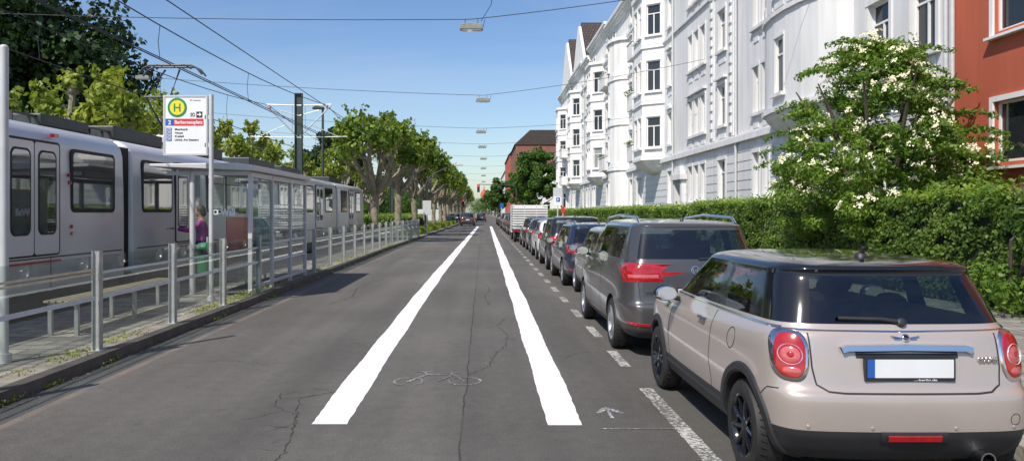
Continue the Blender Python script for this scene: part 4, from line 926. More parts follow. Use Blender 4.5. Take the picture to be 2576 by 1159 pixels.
for i in range(235):
    z=random.uniform(1.3,5.7)if i<190 else random.uniform(1.2,3.2); f=(z-1.3)/4.45; R=2.8*(1-abs(f-.28)**1.5*1.25)*(1 if f<.28 else 1-.25*(f-.28)); R=max(.35,min(2.8,R)); a=random.uniform(0,2*math.pi); q=random.uniform(.35,1)
    c=(R*q*math.cos(a)*.88,R*q*math.sin(a),z-.1); r=random.uniform(.26,.5)
    cc,dd=cluster(c,r,240,.6,.25); C.append(cc); D.append(dd)
    for k in range(6):
        if q>.5 and random.random()<.7 and z>1.7:
            dd=rng.normal(size=3); dd[2]=abs(dd[2])+.3; dd[0]-=.5; dd[1]-=.7; dd/=np.linalg.norm(dd); fc=np.array(c)+dd*r*1.02; m=18; sz=random.uniform(.028,.048)
            o=rng.normal(size=(m,3))*sz; o-=np.outer(o@dd,dd)*.85; FC.append(fc+o); FD.append(np.tile(dd,(m,1)))
for i in range(80):
    z=random.uniform(2.0,5.7); f=(z-1.3)/4.45; R=max(.4,2.85*(1-abs(f-.28)**1.5*1.25)); a=random.uniform(0,2*math.pi); p0=np.array([R*.8*math.cos(a)*.85,R*.8*math.sin(a),z]); dr=np.array([math.cos(a),math.sin(a),.25])
    for s in np.linspace(0,.8,9):
        c=p0+dr*s+np.array([0,0,-.5*s*s]); cc,dd=cluster(c,.12,13,.7,.1); C.append(cc);D.append(dd)
leafmesh('crown',np.concatenate(C),.115,'lelder',N=np.concatenate(D)*.6+np.array([0,0,.4]),parent=e,aspect=.42)
leafmesh('flowers',np.concatenate(FC),.04,'flower',N=np.concatenate(FD),parent=e,aspect=1,jit=.3)
# ------------------------------------------------------------------ cars
def carmat(name,col,metal=.55,rough=.3,dirt=.45): return pm(name,col,rough,metal,.03,2,coat=.9,dirt=dirt)
def split(me):
    V=[v.co[:] for v in me.vertices]; out={}
    for p in me.polygons: out.setdefault(p.material_index,[]).append(tuple(p.vertices))
    return V,out
def submesh(name,V,polys,mat):
    used=sorted(set(i for p in polys for i in p)); mp={a:i for i,a in enumerate(used)}
    me=bpy.data.meshes.new(name); me.from_pydata([V[i] for i in used],[],[tuple(mp[i] for i in p) for p in polys]); me.materials.append(M[mat] if isinstance(mat,str) else mat)
    me.polygons.foreach_set('use_smooth',[True]*len(me.polygons)); me.set_sharp_from_angle(angle=math.radians(45)); return me
def comps(polys):
    par={}
    def f(a):
        while par[a]!=a: par[a]=par[par[a]]; a=par[a]
        return a
    for p in polys:
        for i in p: par.setdefault(i,i)
        for i in p[1:]: par[f(i)]=f(p[0])
    g={}
    for p in polys: g.setdefault(f(p[0]),[]).append(p)
    return list(g.values())
def shell(sp):
    FR=sp.get('FR',[0,.40,.74,.93])
    rows=sp['rows']; H=[]
    for r in rows:
        z0,z1=r['z'] if isinstance(r['z'],tuple) else (r['z'],r['z']); yr,yf,hw=r['yr'],r['yf'],r['hw']
        te=r.get('te',.07); ym=(yr+yf)/2; hl=(yf-yr)/2; half=[]
        br=r.get('br',.05); bf=r.get('bf',.16)
        for f in FR: half.append((-hw*(1-te)*f,yr+br*f*f+(.06 if f>.9 else 0)))
        for y in r['ys']: s=abs((y-ym)/hl); half.append((-hw*(1-te*s**3),y))
        for f in reversed(FR): half.append((-hw*(1-te*1.3)*f,yf-bf*f*f-(.06 if f>.9 else 0)))
        zz=[]
        for x,y in half:
            t=(y-yr)/(yf-yr); zz.append(z0+(z1-z0)*t+r.get('zb',0)*4*t*(1-t))
        H.append([(x,y,z) for (x,y),z in zip(half,zz)])
    n=len(H[0]); loopn=2*n-2; verts=[]
    for h in H:
        verts+=h; verts+=[(-x,y,z) for x,y,z in h[n-2:0:-1]]
    faces=[];mi=[]
    def hc(c): return c if c<n-1 else loopn-1-c
    for r in range(len(H)-1):
        for c in range(loopn):
            a=r*loopn+c; b2=r*loopn+(c+1)%loopn; faces.append((a,b2,b2+loopn,a+loopn)); mi.append(sp['mat'](r,hc(c)))
    for (r,m) in ((0,sp['mbot']),(len(H)-1,sp['mtop'])):
        o=r*loopn
        for i in range(0,n-1):
            a=i; b2=i+1; am=(loopn-a)%loopn; bm_=(loopn-b2)%loopn
            q2=[]
            for k in [a,b2,bm_,am]:
                if k not in q2:q2.append(k)
            faces.append(tuple(o+k for k in q2)); mi.append(m)
    me=bpy.data.meshes.new('shell'); me.from_pydata(verts,[],faces); me.polygons.foreach_set('material_index',mi)
    bm=bmesh.new(); bm.from_mesh(me); bmesh.ops.recalc_face_normals(bm,faces=bm.faces); bm.to_mesh(me); bm.free(); return me
class Decal:
    def __init__(s,bvh): s.b=bvh
    def p(s,side,a,b,off):
        O,D={'rear':((a,-6,b),(0,1,0)),'left':((-6,a,b),(1,0,0)),'right':((6,a,b),(-1,0,0)),'top':((a,b,6),(0,0,-1)),'front':((a,6,b),(0,-1,0))}[side]
        loc,no,_,_=s.b.ray_cast(Vector(O),Vector(D))
        if loc is None: loc,no,_,_=s.b.find_nearest(Vector(O)*.3+Vector((0,0,b*.7)))
        if no.dot(Vector(D))>0: no=-no
        return loc+no*off
    def strip(s,mb,side,pts,wd,h=.006,m=0,step=.03,base=.0015):
        P2=[]
        for (a,c) in zip(pts[:-1],pts[1:]):
            d=math.hypot(c[0]-a[0],c[1]-a[1]); k=max(1,int(d/step))
            for i in range(k): P2.append((a[0]+(c[0]-a[0])*i/k,a[1]+(c[1]-a[1])*i/k))
        P2.append(pts[-1]); vs=[]; n=len(P2)
        for i,(x,y) in enumerate(P2):
            q0=P2[max(0,i-1)]; q1=P2[min(n-1,i+1)]; dx,dy=q1[0]-q0[0],q1[1]-q0[1]; l=math.hypot(dx,dy) or 1; nx,ny=-dy/l*wd/2,dx/l*wd/2
            for k,o in ((-1,base),(-.65,h),(.65,h),(1,base)): vs.append(s.p(side,x+nx*k,y+ny*k,o))
        mb.add(vs,[(i*4+j,i*4+j+1,i*4+j+5,i*4+j+4) for i in range(n-1) for j in range(3)],m)
    def disc(s,mb,side,cx,cy,rx,ry,h=.01,m=0,n=32,pw=2.0,h0=.001,rot=0,ring=None):
        vs=[];rs=[.0,.35,.7,.9,1.0]; hs=[1,1,.95,.8,0]
        if ring: rs=[ring,ring+.02,(1+ring)/2,.98,1]; hs=[0,1,1.1,1,0]
        for r,hh in zip(rs,hs):
            for j in range(n):
                t=2*math.pi*j/n; c,si=math.cos(t),math.sin(t); x=math.copysign(abs(c)**(2/pw),c)*rx*max(r,.001); y=math.copysign(abs(si)**(2/pw),si)*ry*max(r,.001)
                x,y=x*math.cos(rot)-y*math.sin(rot),x*math.sin(rot)+y*math.cos(rot); vs.append(s.p(side,cx+x,cy+y,h0+h*hh))
        mb.add(vs,[(i*n+j,i*n+(j+1)%n,(i+1)*n+(j+1)%n,(i+1)*n+j) for i in range(4) for j in range(n)],m)
wcache={}
def wheel(e,x,y,r,wd,side,rim='alloy',spokes=5):
    key=(r,wd,rim,spokes)
    if key not in wcache:
        t=MB(); rr=r*.68; t.lathe([(rr,-wd/2+.01),(r*.86,-wd/2),(r*.95,-wd/2+.012),(r*.99,-wd/2+.04),(r,-wd/2+.07),(r,wd/2-.07),(r*.99,wd/2-.04),(r*.95,wd/2-.012),(r*.86,wd/2),(rr,wd/2-.01)],40,'x')
        for i in range(44):
            a=2*math.pi*i/44; 
            for sx in (-wd/2+.05,wd/2-.05): t.tube([(sx-.02,(r+.001)*math.cos(a),(r+.001)*math.sin(a)),(sx+.02,(r+.001)*math.cos(a+.05),(r+.001)*math.sin(a+.05))],.004,4)
        q=MB(); q.lathe([(rr+.004,-wd/2+.008),(rr-.008,-wd/2+.004),(rr-.02,-wd/2+.02),(rr-.03,-wd/2+.09),(rr-.03,wd/2)],40,'x')
        for i in range(spokes):
            a=2*math.pi*i/spokes
            for da in (-.16,.16) if spokes<9 else (0,):
                c,s_=math.cos(a+da*.25),math.sin(a+da*.25); c2,s2=math.cos(a+da),math.sin(a+da)
                q.tube([(-wd/2+.045,c*.03,s_*.03),(-wd/2+.028,c*rr*.5,s_*rr*.5),(-wd/2+.022,c2*(rr-.012),s2*(rr-.012))],[.022,.017,.014],6)
        q.lathe([(.0,-wd/2+.018),(.035,-wd/2+.02),(.05,-wd/2+.04),(.06,-wd/2+.08)],20,'x')
        d=MB(); d.lathe([(0,-wd/2+.10),(rr-.03,-wd/2+.10)],28,'x')
        wcache[key]=(t.mesh('tyre',['rubber'],True),q.mesh('rim',[rim],True),d.mesh('brake_disc',['dsteel']))
    w=empty('wheel',(x,y,r)); w.parent=e; w.rotation_euler=(random.uniform(0,1),0,0 if side<0 else math.pi)
    for nm,me in zip(('tyre','rim','brake_disc'),wcache[key]): o=bpy.data.objects.new(nm,me); o.parent=w; link(o)
def mirror_(e,x,y,z,side,mat):
    b=MB(); b.ball((0,0,0),.11,.055,.075,16); o=b.obj('side_mirror',[mat],e,loc=(x+side*.12,y,z),smooth=True)
    b=MB(); b.tube([(-side*.13,.02,-.06),(-side*.04,.0,-.03)],.022,8); b.obj('mirror_arm',['black'],o)
    b=MB(); b.lathe([(0,-.012),(.085,-.012),(.1,.002)],24,'y',(0,-.046,0)); 
    g=b.obj('mirror_glass',['chrome'],o); g.scale=(1,1,.68)
def build_car(sp,paint,label,loc,lvl=3,group='cars parked along the kerb',name='parked_car',rim='alloy',spokes=5,extras=None,rot=0):
    e=empty(name,(0,0,0),label,'car',group); sp=dict(sp)
    mats=[paint,'black','cglass','blackg','rubber']
    me=shell(sp); ob=bpy.data.objects.new('shell',me); link(ob)
    for m in mats: me.materials.append(M[m])
    s=ob.modifiers.new('s','SUBSURF'); s.levels=lvl; s.render_levels=lvl
    bpy.context.view_layer.update(); dg=bpy.context.evaluated_depsgraph_get(); ev=bpy.data.meshes.new_from_object(ob.evaluated_get(dg))
    bvh=BVHTree.FromPolygons([v.co[:] for v in ev.vertices],[tuple(p.vertices) for p in ev.polygons]); D=Decal(bvh)
    ob.modifiers.clear(); ob.data=ev
    wr=sp['wr']+.045
    c=MB()
    for y in sp['wy']:
        for s_ in (-1,1): 
            c.cyl((s_*(sp['W']/2-.3),y,sp['wr']+.01),(s_*(sp['W']/2+.2),y,sp['wr']+.01),wr,n=40,m=4)
    cut=c.obj('cut',['rubber']*5)
    bo=ob.modifiers.new('b','BOOLEAN'); bo.operation='DIFFERENCE'; bo.object=cut; bo.solver='EXACT'
    bpy.context.view_layer.update(); dg=bpy.context.evaluated_depsgraph_get(); ev2=bpy.data.meshes.new_from_object(ob.evaluated_get(dg))
    V,out=split(ev2); bpy.data.objects.remove(ob); bpy.data.objects.remove(cut)
    nm={0:'body',1:'bumper',3:'pillar',4:'wheel_well'}
    if sp.get('roofblack'): nm[3]='roof'
    for k,pl in out.items():
        if k==2:
            for g in comps(pl): 
                if len(g)>3: o=bpy.data.objects.new('window',submesh('window',V,g,'cglass')); o.parent=e; link(o)
        else: o=bpy.data.objects.new(nm[k],submesh(nm[k],V,pl,mats[k])); o.parent=e; link(o)
    wx=sp['W']/2-.115
    for y in sp['wy']:
        for s_ in (-1,1): wheel(e,s_*wx,y,sp['wr'],.2,s_,rim,spokes)
    zt=sp['H']-1.44
    for (sx,sy) in ((-.36,.10),(.36,.10),(-.33,-.85),(.33,-.85)):
        zq=zt-(.05 if sy<0 else 0)
        b=MB(); b.box(sx-.23,sx+.23,sy-.1,sy+.4,.35,.55); b.box(sx-.22,sx+.22,sy-.14,sy-.02,.5,1.00+zq); b.ball((sx,sy-.1,1.13+zq),.14,.06,.095,12); b.cyl((sx-.05,sy-.09,.98+zq),(sx-.05,sy-.09,1.1+zq),.008,n=6); b.cyl((sx+.05,sy-.09,.98+zq),(sx+.05,sy-.09,1.1+zq),.008,n=6); b.obj('seat',['seat'],e,bevel=.03,smooth=True)
    b=MB(); b.box(-.6,.6,.62,.75,.7,1.0); b.lathe([(.17,0),(.185,.015),(.17,.03)],20,'y',(-.34,.5,.95)); b.obj('dashboard',['seat'],e)
    if extras: extras(e,D,sp)
    e.location=loc; e.rotation_euler=(0,0,rot); return e
def R(z,yr,yf,hw,ys,**k): return dict(z=z,yr=yr,yf=yf,hw=hw,ys=ys,**k)
lo=[-1.62,-1.32,-.85,-.35,.2,.75,1.2,1.58]
mini=dict(W=1.71,H=1.44,wr=.305,wy=(-1.25,1.2),mbot=1,mtop=3,roofblack=True,FR=[0,.42,.82,.94],rows=[
 R(.2,-1.66,1.66,.67,lo),R(.25,-1.79,1.80,.80,lo),R(.385,-1.845,1.85,.842,lo),R(.40,-1.85,1.855,.845,lo),R(.60,-1.86,1.85,.858,lo),R(.65,-1.848,1.83,.856,lo),R(.675,-1.80,1.80,.851,lo),
 R(.86,-1.775,1.76,.84,lo),R((.985,.84),-1.745,1.68,.812,[-1.6,-1.3,-.8,-.35,.15,.7,1.1,1.48]),R((1.015,.93),-1.72,1.4,.782,[-1.56,-1.26,-.7,-.4,.1,.5,.85,1.15]),
 R((1.025,1.0),-1.705,.92,.765,[-1.53,-1.20,-.58,-.50,.0,.05,.55,.74],bf=.3),R(1.20,-1.625,.62,.715,[-1.45,-1.15,-.58,-.50,-.08,-.03,.3,.46],bf=.28),R(1.358,-1.515,.30,.66,[-1.34,-1.11,-.58,-.50,-.15,-.1,.04,.15],bf=.26),
 R(1.374,-1.565,.27,.663,[-1.36,-1.11,-.58,-.50,-.15,-.1,.02,.12],bf=.26),R(1.414,-1.53,.16,.62,[-1.33,-1.12,-.58,-.50,-.15,-.1,.0,.06],bf=.2),R(1.444,-1.25,-.05,.45,[-1.15,-1.0,-.6,-.50,-.3,-.25,-.2,-.15],bf=.1),R(1.454,-.95,-.3,.2,[-.9,-.8,-.65,-.60,-.5,-.45,-.42,-.38],bf=.05,br=.02)])
def mm_(r,c):
    if r<3: return 1
    if r<10: return 0
    if r<12:
        if c in (0,1,5,7,8,9) or c>=13: return 2
        return 3
    return 3
mini['mat']=mm_
M['p_mini']=carmat('paint_beige_silver',(.50,.43,.385),.35,.30,.35)
def arch(b,D,side,y,z,r,wd,h,m=0,a0=-12,a1=192,n=40):
    D.strip(b,side,[(y+r*math.cos(math.radians(a0+(a1-a0)*i/n)),z+r*math.sin(math.radians(a0+(a1-a0)*i/n))) for i in range(n+1)],wd,h,m)
def plate(e,D,x,z,wd=.52,hh=.11,off=.012):
    y=D.p('rear',x,z,0).y-off-.008
    b=MB(); b.box(x-wd/2-.012,x+wd/2+.012,y,y+.03,z-hh/2-.022,z+hh/2+.012); o=b.obj('license_plate',['black'],e)
    b=MB(); b.box(x-wd/2+.045,x+wd/2,y-.003,y-.0005,z-hh/2,z+hh/2); b.obj('plate_face',['plate'],o)
    b=MB(); b.box(x-wd/2,x-wd/2+.044,y-.003,y-.0005,z-hh/2,z+hh/2); b.obj('plate_band',['blue'],o); return y
def mini_x(e,D,sp):
    for s in (-1,1):
        cx=s*.680
        b=MB(); D.disc(b,'rear',cx,.862,.098,.155,.012,pw=2.8,rot=s*.06); b.obj('lamp_bezel',['chrome'],e,smooth=True)
        l=MB(); D.disc(l,'rear',cx,.862,.083,.140,.020,pw=2.7,rot=s*.06); lo_=l.obj('tail_light',['red'],e,smooth=True)
        b=MB(); D.disc(b,'rear',cx,.868,.062,.062,.0225,ring=.9); b.obj('reflector_ring',['clear'],lo_,smooth=True)
        b=MB(); D.disc(b,'rear',cx,.868,.052,.052,.024); b.obj('reflector',['pink'],lo_,smooth=True)
        b=MB(); D.disc(b,'rear',cx,.868,.022,.022,.027); b.obj('bulb_cover',['red'],lo_,smooth=True)
        b=MB(); D.disc(b,'rear',cx,.775,.05,.024,.0225,pw=2.6); b.obj('reflector',['pink'],lo_,smooth=True)
    b=MB(); D.strip(b,'rear',[(-.395,.900),(-.36,.912),(0,.918),(.36,.912),(.395,.900)],.05,.03); b.obj('chrome_trim',['chrome'],e,smooth=True)
    b=MB(); D.strip(b,'rear',[(-.31,.872),(.31,.872)],.03,.004); b.obj('plate_shade_strip',['black'],e)  # raised black strip paints the shade under the chrome bar, no recess is cut
    y=plate(e,D,0,.802,.52,.11,.015)
    text('lettering','...-berlin.de','swhite',(.02,y-.002,.7285),.14,.017,parent=e)
    b=MB(); D.disc(b,'rear',0,.976,.027,.023,.012); D.strip(b,'rear',[(-.085,.984),(-.03,.975)],.010,.01); D.strip(b,'rear',[(.03,.975),(.085,.984)],.010,.01); D.strip(b,'rear',[(-.07,.970),(-.03,.968)],.006,.009); D.strip(b,'rear',[(.03,.968),(.07,.970)],.006,.009); b.obj('emblem',['chrome'],e,smooth=True)
    b=MB(); D.disc(b,'rear',0,.976,.020,.016,.0145); b.obj('emblem_field',['blackg'],e)
    text('lettering','MINI','chrome',(-.013,D.p('rear',0,.976,0).y-.0175,.971),.026,.013,parent=e,ext=.0005)
    text('lettering','COOPER','chrome',(.43,D.p('rear',.5,.83,0).y-.016,.835),.13,.042,parent=e,ext=.004,bold=.0014,rot=(math.pi/2,0,.1))
    b=MB()
    seam=[(-.575,1.0),(-.572,.8),(-.555,.70),(-.49,.662),(-.4,.655),(.4,.655),(.49,.662),(.555,.70),(.572,.8),(.575,1.0)]
    D.strip(b,'rear',seam,.010,.002,base=.0012); b.obj('hatch_seam',['black'],e)
    b=MB()
    D.strip(b,'left',[(-.56,1.0),(-.56,.66),(-.62,.5),(-.62,.35)],.009,.002,base=.0012); b.obj('panel_seam',['black'],e)
    b=MB(); D.strip(b,'left',[(.62,.98),(.7,.7),(.66,.35)],.009,.002,base=.0012); b.obj('panel_seam',['black'],e)
    b=MB(); D.strip(b,'left',[(-1.70,.662),(-1.62,.655),(-1.56,.60)],.008,.002,base=.0012); b.obj('panel_seam',['black'],e)
    b=MB(); D.disc(b,'left',-1.0,.86,.075,.075,.002,ring=.91,n=40); b.obj('fuel_flap_seam',['black'],e)
    b=MB(); D.strip(b,'right',[(-.56,1.0),(-.56,.66),(-.62,.5),(-.62,.35)],.009,.002,base=.0012); b.obj('panel_seam',['black'],e)
    b=MB(); D.disc(b,'rear',.63,.50,.035,.035,.0015,ring=.9,n=24); b.obj('towing_eye_cover',['black'],e)
    for sd in ('left','right'):
        b=MB(); D.strip(b,sd,[(-1.58,1.022),(-1.2,1.022),(-.5,1.02),(.3,1.012),(.72,1.003)],.018,.008); b.obj('chrome_trim',['chrome'],e,smooth=True)
        for y in sp['wy']:
            b=MB(); arch(b,D,sd,y,sp['wr']+.01,.385,.07,.014); b.obj('wheel_arch_trim',['black'],e,smooth=True)
        b=MB(); D.strip(b,sd,[(-.42,.90),(-.26,.902)],.03,.035); b.obj('door_handle',['chrome'],e,smooth=True)
        b=MB(); D.strip(b,sd,[(-.9,.32),(.85,.32)],.14,.012,base=-.002); b.obj('sill',['black'],e,smooth=True)
    b=MB(); D.strip(b,'left',[(.78,.87),(.92,.87)],.05,.01); b.obj('side_marker',['chrome'],e,smooth=True)
    b=MB(); D.strip(b,'rear',[(-.70,1.017),(0,1.012),(.70,1.017)],.009,.005); b.obj('chrome_trim',['chrome'],e,smooth=True)
    mirror_(e,-.81,.46,1.02,-1,'blackg'); mirror_(e,.81,.46,1.02,1,'blackg')
    b=MB(); D.strip(b,'rear',[(-.20,.395),(.20,.395)],.075,.008); b.obj('lamp_bezel',['black'],e,smooth=True)
    b=MB(); D.strip(b,'rear',[(-.16,.395),(.16,.395)],.042,.016); b.obj('fog_light',['red'],e,smooth=True)
    for x in (-.62,-.25,.25,.62):
        b=MB(); D.disc(b,'rear',x,.455,.012,.012,.004,n=12); b.obj('parking_sensor',['p_mini'],e)
    b=MB(); D.strip(b,'rear',[(-.02,1.065),(-.12,1.078),(-.38,1.082)],.020,.028); D.disc(b,'rear',0,1.06,.03,.025,.03); b.obj('rear_wiper',['black'],e,smooth=True)
    b=MB(); b.lathe([(.045,0),(.04,.02),(.02,.04)],16,'z',(.0,-1.2,1.433)); b.tube([(0,-1.2,1.448),(0,-1.235,1.508)],[.02,.013],8); b.obj('antenna',['black'],e,smooth=True)
    b=MB(); b.lathe([(.036,0),(.045,0),(.045,-.16),(.036,-.16)],20,'y',(.42,-1.72,.275),closed=True); b.obj('exhaust_pipe',['chrome'],e,smooth=True)
    for s in (-1,1):
        b=MB(); D.disc(b,'front',s*.58,.74,.12,.12,.02); b.obj('headlight',['clear'],e,smooth=True)
build_car(mini,'p_mini','beige silver small hatchback with black roof parked at the kerb',(2.58,6.36,.004),lvl=3,rim='blackg',spokes=9,extras=mini_x)
def spec(L,Wd,H,zb,rs,wr,wy,hood):
    a=-L/2; f=L/2; hw=Wd/2; lo=[a+.28,wy[0]-.1,wy[0]+.45,-.35,.35,wy[1]-.45,wy[1]+.1,f-.28]
    gb=[a+.36,a+.50,wy[0]+.38,wy[0]+.46,.12,.2,hood-.42,hood-.2]; gt=[a+.30+rs+.0,a+.34+rs+.06,max(wy[0]+.38,a+.5+rs),max(wy[0]+.46,a+.58+rs),.02,.1,hood-1.02,hood-.88]
    gm=[(p+q)/2 for p,q in zip(gb,gt)]; t=lambda l,k:[x*(1-k)+k*(-.3) for x in l]
    ztop=H-.09; zm=(zb+ztop)/2+.0
    rows=[R(.2,a+.2,f-.2,hw-.15,lo),R(.27,a+.06,f-.05,hw-.05,lo),R(.40,a,f,hw-.01,lo),R(.42,a,f,hw-.008,lo),R(.60,a,f,hw,lo),R(.64,a+.015,f-.02,hw,lo),R(.67,a+.06,f-.06,hw-.005,lo),
      R(.86,a+.08,f-.10,hw-.01,lo),R((zb-.07,.80),a+.10,f-.2,hw-.03,lo),R((zb-.02,zb-.12),a+.115,f-.6,hw-.055,[x*.96 for x in lo[:-2]]+[f-.95,f-.75]),
      R((zb,zb-.06),a+.125,hood,hw-.075,gb,bf=.25),R(zm,a+.125+rs*.45,hood-.4,hw-.12,gm,bf=.22),R(ztop,a+.125+rs*.95,hood-.8,hw-.185,gt,bf=.2),
      R(ztop+.012,a+.09+rs*.9,hood-.82,hw-.19,gt,bf=.2),R(H-.035,a+.16+rs*.95,hood-.92,hw-.24,t(gt,.06),bf=.15),R(H-.01,a+.5+rs,hood-1.1,hw-.42,t(gt,.35),bf=.1),R(H,a+1.0+rs,hood-1.5,.2,t(gt,.65),bf=.05)]
    def mf(r,c):
        if r<1: return 1
        if r<10: return 0
        if r<12:
            if c in (0,1,2,5,7,9) or c>=13: return 2
            return 3 if c in (6,8) else 0
        return 0
    return dict(W=Wd,H=H,wr=wr,wy=wy,mbot=1,mtop=0,rows=rows,mat=mf,L=L,zb=zb,rs=rs,FR=[0,.40,.74,.89])
def gen_x(lz0,lz1,lx,rails=False,word=None,fog=True,pz=.78):
    def fx(e,D,sp):
        W=sp['W']/2;zb=sp['zb']
        for s in (-1,1):
            c=(lz0+lz1)/2; hh=lz1-lz0; xa=W-.07; xb=W-.07-lx
            sd='left' if s<0 else 'right'
            b=MB(); vs=[]; k=12      # tapered lamp wrapping the rear corner
            for i in range(k+1):
                u=i/k; x=xa+(xb-xa)*u; h2=hh/2*(1-.28*u)
                for j in range(7):
                    v=j/6*2-1; edge=(u in (0.,1.)) or abs(v)==1; vs.append(D.p('rear',s*x,c+v*h2-.012*u,.002 if edge else .012))
            b.add(vs,[(i*7+j,(i+1)*7+j,(i+1)*7+j+1,i*7+j+1) for i in range(k) for j in range(6)]); l=b.obj('tail_light',['red'],e,smooth=True)
            b=MB(); D.disc(b,sd,-sp['L']/2+.22,c+.015,.12,hh/2*.9,.008,pw=4); b.obj('tail_light',['red'],e,smooth=True)
            b=MB(); D.strip(b,'rear',[(s*(xa-lx*.12),c-hh*.18),(s*(xb+lx*.12),c-hh*.16)],hh*.16,.0135,base=.0125); b.obj('reflector',['pink'],l,smooth=True)
            if fog: b=MB(); D.strip(b,'rear',[(s*(W-.34),.40),(s*(W-.10),.42)],.035,.008); b.obj('reflector_strip',['red'],e)
            for hy in ((-.35,-.18),(.62,.8)):
                b=MB(); D.strip(b,sd,[(hy[0],zb-.12),(hy[1],zb-.12)],.03,.03); b.obj('door_handle',['chrome' if rails else 'black'],e,smooth=True)
            for sm in ([(-.5,zb-.02),(-.52,.35)],[(.42,zb-.03),(.42,.35)],[(sp['L']/2-1.0,zb-.1),(sp['L']/2-.95,.35)]):
                b=MB(); D.strip(b,sd,sm,.008,.002,base=.0012); b.obj('panel_seam',['black'],e)
            if rails: b=MB(); D.strip(b,sd,[(-sp['L']/2+.4,zb-.005),(0,zb-.015),(sp['L']/2-1.1,zb-.05)],.018,.008); b.obj('chrome_trim',['chrome'],e,smooth=True)
            b=MB(); D.strip(b,sd,[(sp['wy'][0]+.4,.30),(sp['wy'][1]-.4,.30)],.08,.008); b.obj('sill',['black'],e)
            mirror_(e,s*(W-.03),sp['wy'][1]-.72,zb+.0,s,'black')
            b=MB(); D.disc(b,'front',s*(W-.25),.72,.16,.09,.015); b.obj('headlight',['clear'],e,smooth=True)
            if rails:
                b=MB(); xr=W-.30; b.tube([(s*xr,-1.75,sp['H']-.05),(s*xr,-1.6,sp['H']+.03),(s*xr,-.4,sp['H']+.05),(s*xr,.55,sp['H']-.0),(s*xr,.7,sp['H']-.07)],.018,8); b.obj('roof_rail',['chrome'],e,smooth=True)
        b=MB(); D.strip(b,'rear',[(-(W-.2),zb+.02),(-(W-.24),.7),(-(W-.30),.66),((W-.30),.66),((W-.24),.7),((W-.2),zb+.02)],.009,.002,base=.0012); b.obj('panel_seam',['black'],e)
        plate(e,D,0,pz)
        b=MB(); D.disc(b,'rear',0,zb-.10,.05,.05,.012,ring=.8); D.strip(b,'rear',[(-.03,zb-.08),(-.012,zb-.135),(0,zb-.1),(.012,zb-.135),(.03,zb-.08)],.008,.012); b.obj('emblem',['chrome'],e,smooth=True)
        b=MB(); D.strip(b,'rear',[(.05,zb+.03),(.30,zb+.045)],.02,.025); b.obj('rear_wiper',['black'],e,smooth=True)
        b=MB(); D.strip(b,'rear',[(-(W-.1),.30),((W-.1),.30)],.09,.01); b.obj('bumper_trim',['black'],e,smooth=True)
        if word: text('lettering',word,'chrome',(-.60,D.p('rear',-.5,.8,0).y-.012,.775),.26,.055,parent=e,ext=.003,bold=.001,rot=(math.pi/2,0,-.06))
        b=MB(); b.lathe([(.03,0),(.02,.03),(.008,.05)],10,'z',(0,-sp['L']/2+.55+sp['rs'],sp['H']-.02)); b.obj('antenna',['black'],e,smooth=True)
    return fx
for n_,c_,me_ in (('p_grey',(.085,.083,.085),.5),('p_silver',(.42,.42,.42),.6),('p_blue',(.014,.022,.055),.3),('p_black',(.012,.013,.016),.2),('p_white',(.74,.74,.73),0)): M[n_]=carmat(n_,c_,me_,.3)
mpv=spec(4.4,1.79,1.65,1.15,.17,.32,(-1.31,1.37),1.25)
build_car(mpv,'p_grey','dark grey people carrier with chrome roof rails parked at the kerb',(2.53,11.1,.004),lvl=3,extras=gen_x(.90,1.13,.44,True,'TOURAN'))
hatch=spec(4.15,1.74,1.47,1.0,.30,.31,(-1.27,1.25),1.15); wagon=spec(4.6,1.8,1.49,1.0,.32,.32,(-1.4,1.35),1.25); suv=spec(4.4,1.8,1.62,1.08,.25,.34,(-1.32,1.32),1.2)
build_car(hatch,'p_silver','silver hatchback parked at the kerb',(2.86,15.4,.004),lvl=2,extras=gen_x(.78,.98,.25))
build_car(wagon,'p_blue','dark blue estate car parked at the kerb',(2.77,19.5,.004),lvl=2,extras=gen_x(.80,.98,.34,True))
k1=build_car(suv,'p_black','black compact car parked at the kerb',(2.80,24.4,.004),lvl=2,extras=gen_x(.82,1.02,.28))
k2=build_car(hatch,'p_white','white hatchback parked at the kerb',(2.80,29.2,.004),lvl=2,extras=gen_x(.78,1.0,.22))
k3=build_car(hatch,'p_blue','dark blue hatchback parked at the kerb',(2.85,34.0,.004),lvl=2,extras=gen_x(.78,1.0,.22))
k4=build_car(wagon,'p_black','black estate car parked at the kerb',(2.85,39.0,.004),lvl=1,extras=gen_x(.8,.98,.3))
seq=[k4,k1,k3,k4,k2,k1,k3,k4,k1,k2]
y=54
for i in range(11):
    copytree(seq[i%10],(2.8+random.uniform(-.08,.08),y,.004),random.uniform(-.015,.015)); y+=5.3
t=copytree(k1,(-1.95,97,0)); tag(t,'black car driving away down the street','car','cars driving on the road')
t=copytree(k4,(-2.4,118,0),.02); tag(t,'dark estate car driving on the road','car','cars driving on the road')
t=copytree(k3,(-4.6,112,0),1.3); tag(t,'dark blue car crossing at the junction','car','cars driving on the road')
t=copytree(k2,(-.9,170,0)); tag(t,'white car far down the road','car','cars driving on the road')
t=copytree(k1,(-.3,135,0)); tag(t,'dark car further down the road','car','cars driving on the road')
e=empty('delivery_van',(-7.6,118,0),'white delivery van crossing at the junction','van'); b=MB(); b.prism([(-2.6,.35),(2.5,.35),(2.6,.9),(1.9,1.15),(1.35,2.1),(-2.6,2.15)],'x',-.95,.95); b.obj('body',['p_white'],e,bevel=.08); e.rotation_euler=(0,0,-1.4)
b=MB(); b.prism([(1.95,1.2),(1.48,2.0),(.6,2.0),(.6,1.2)],'x',-.965,.965); b.obj('window',['blackg'],e)
for s in (-1,1):
    for yy in (-1.7,1.7): wheel(e,s*.85,yy,.33,.2,s)
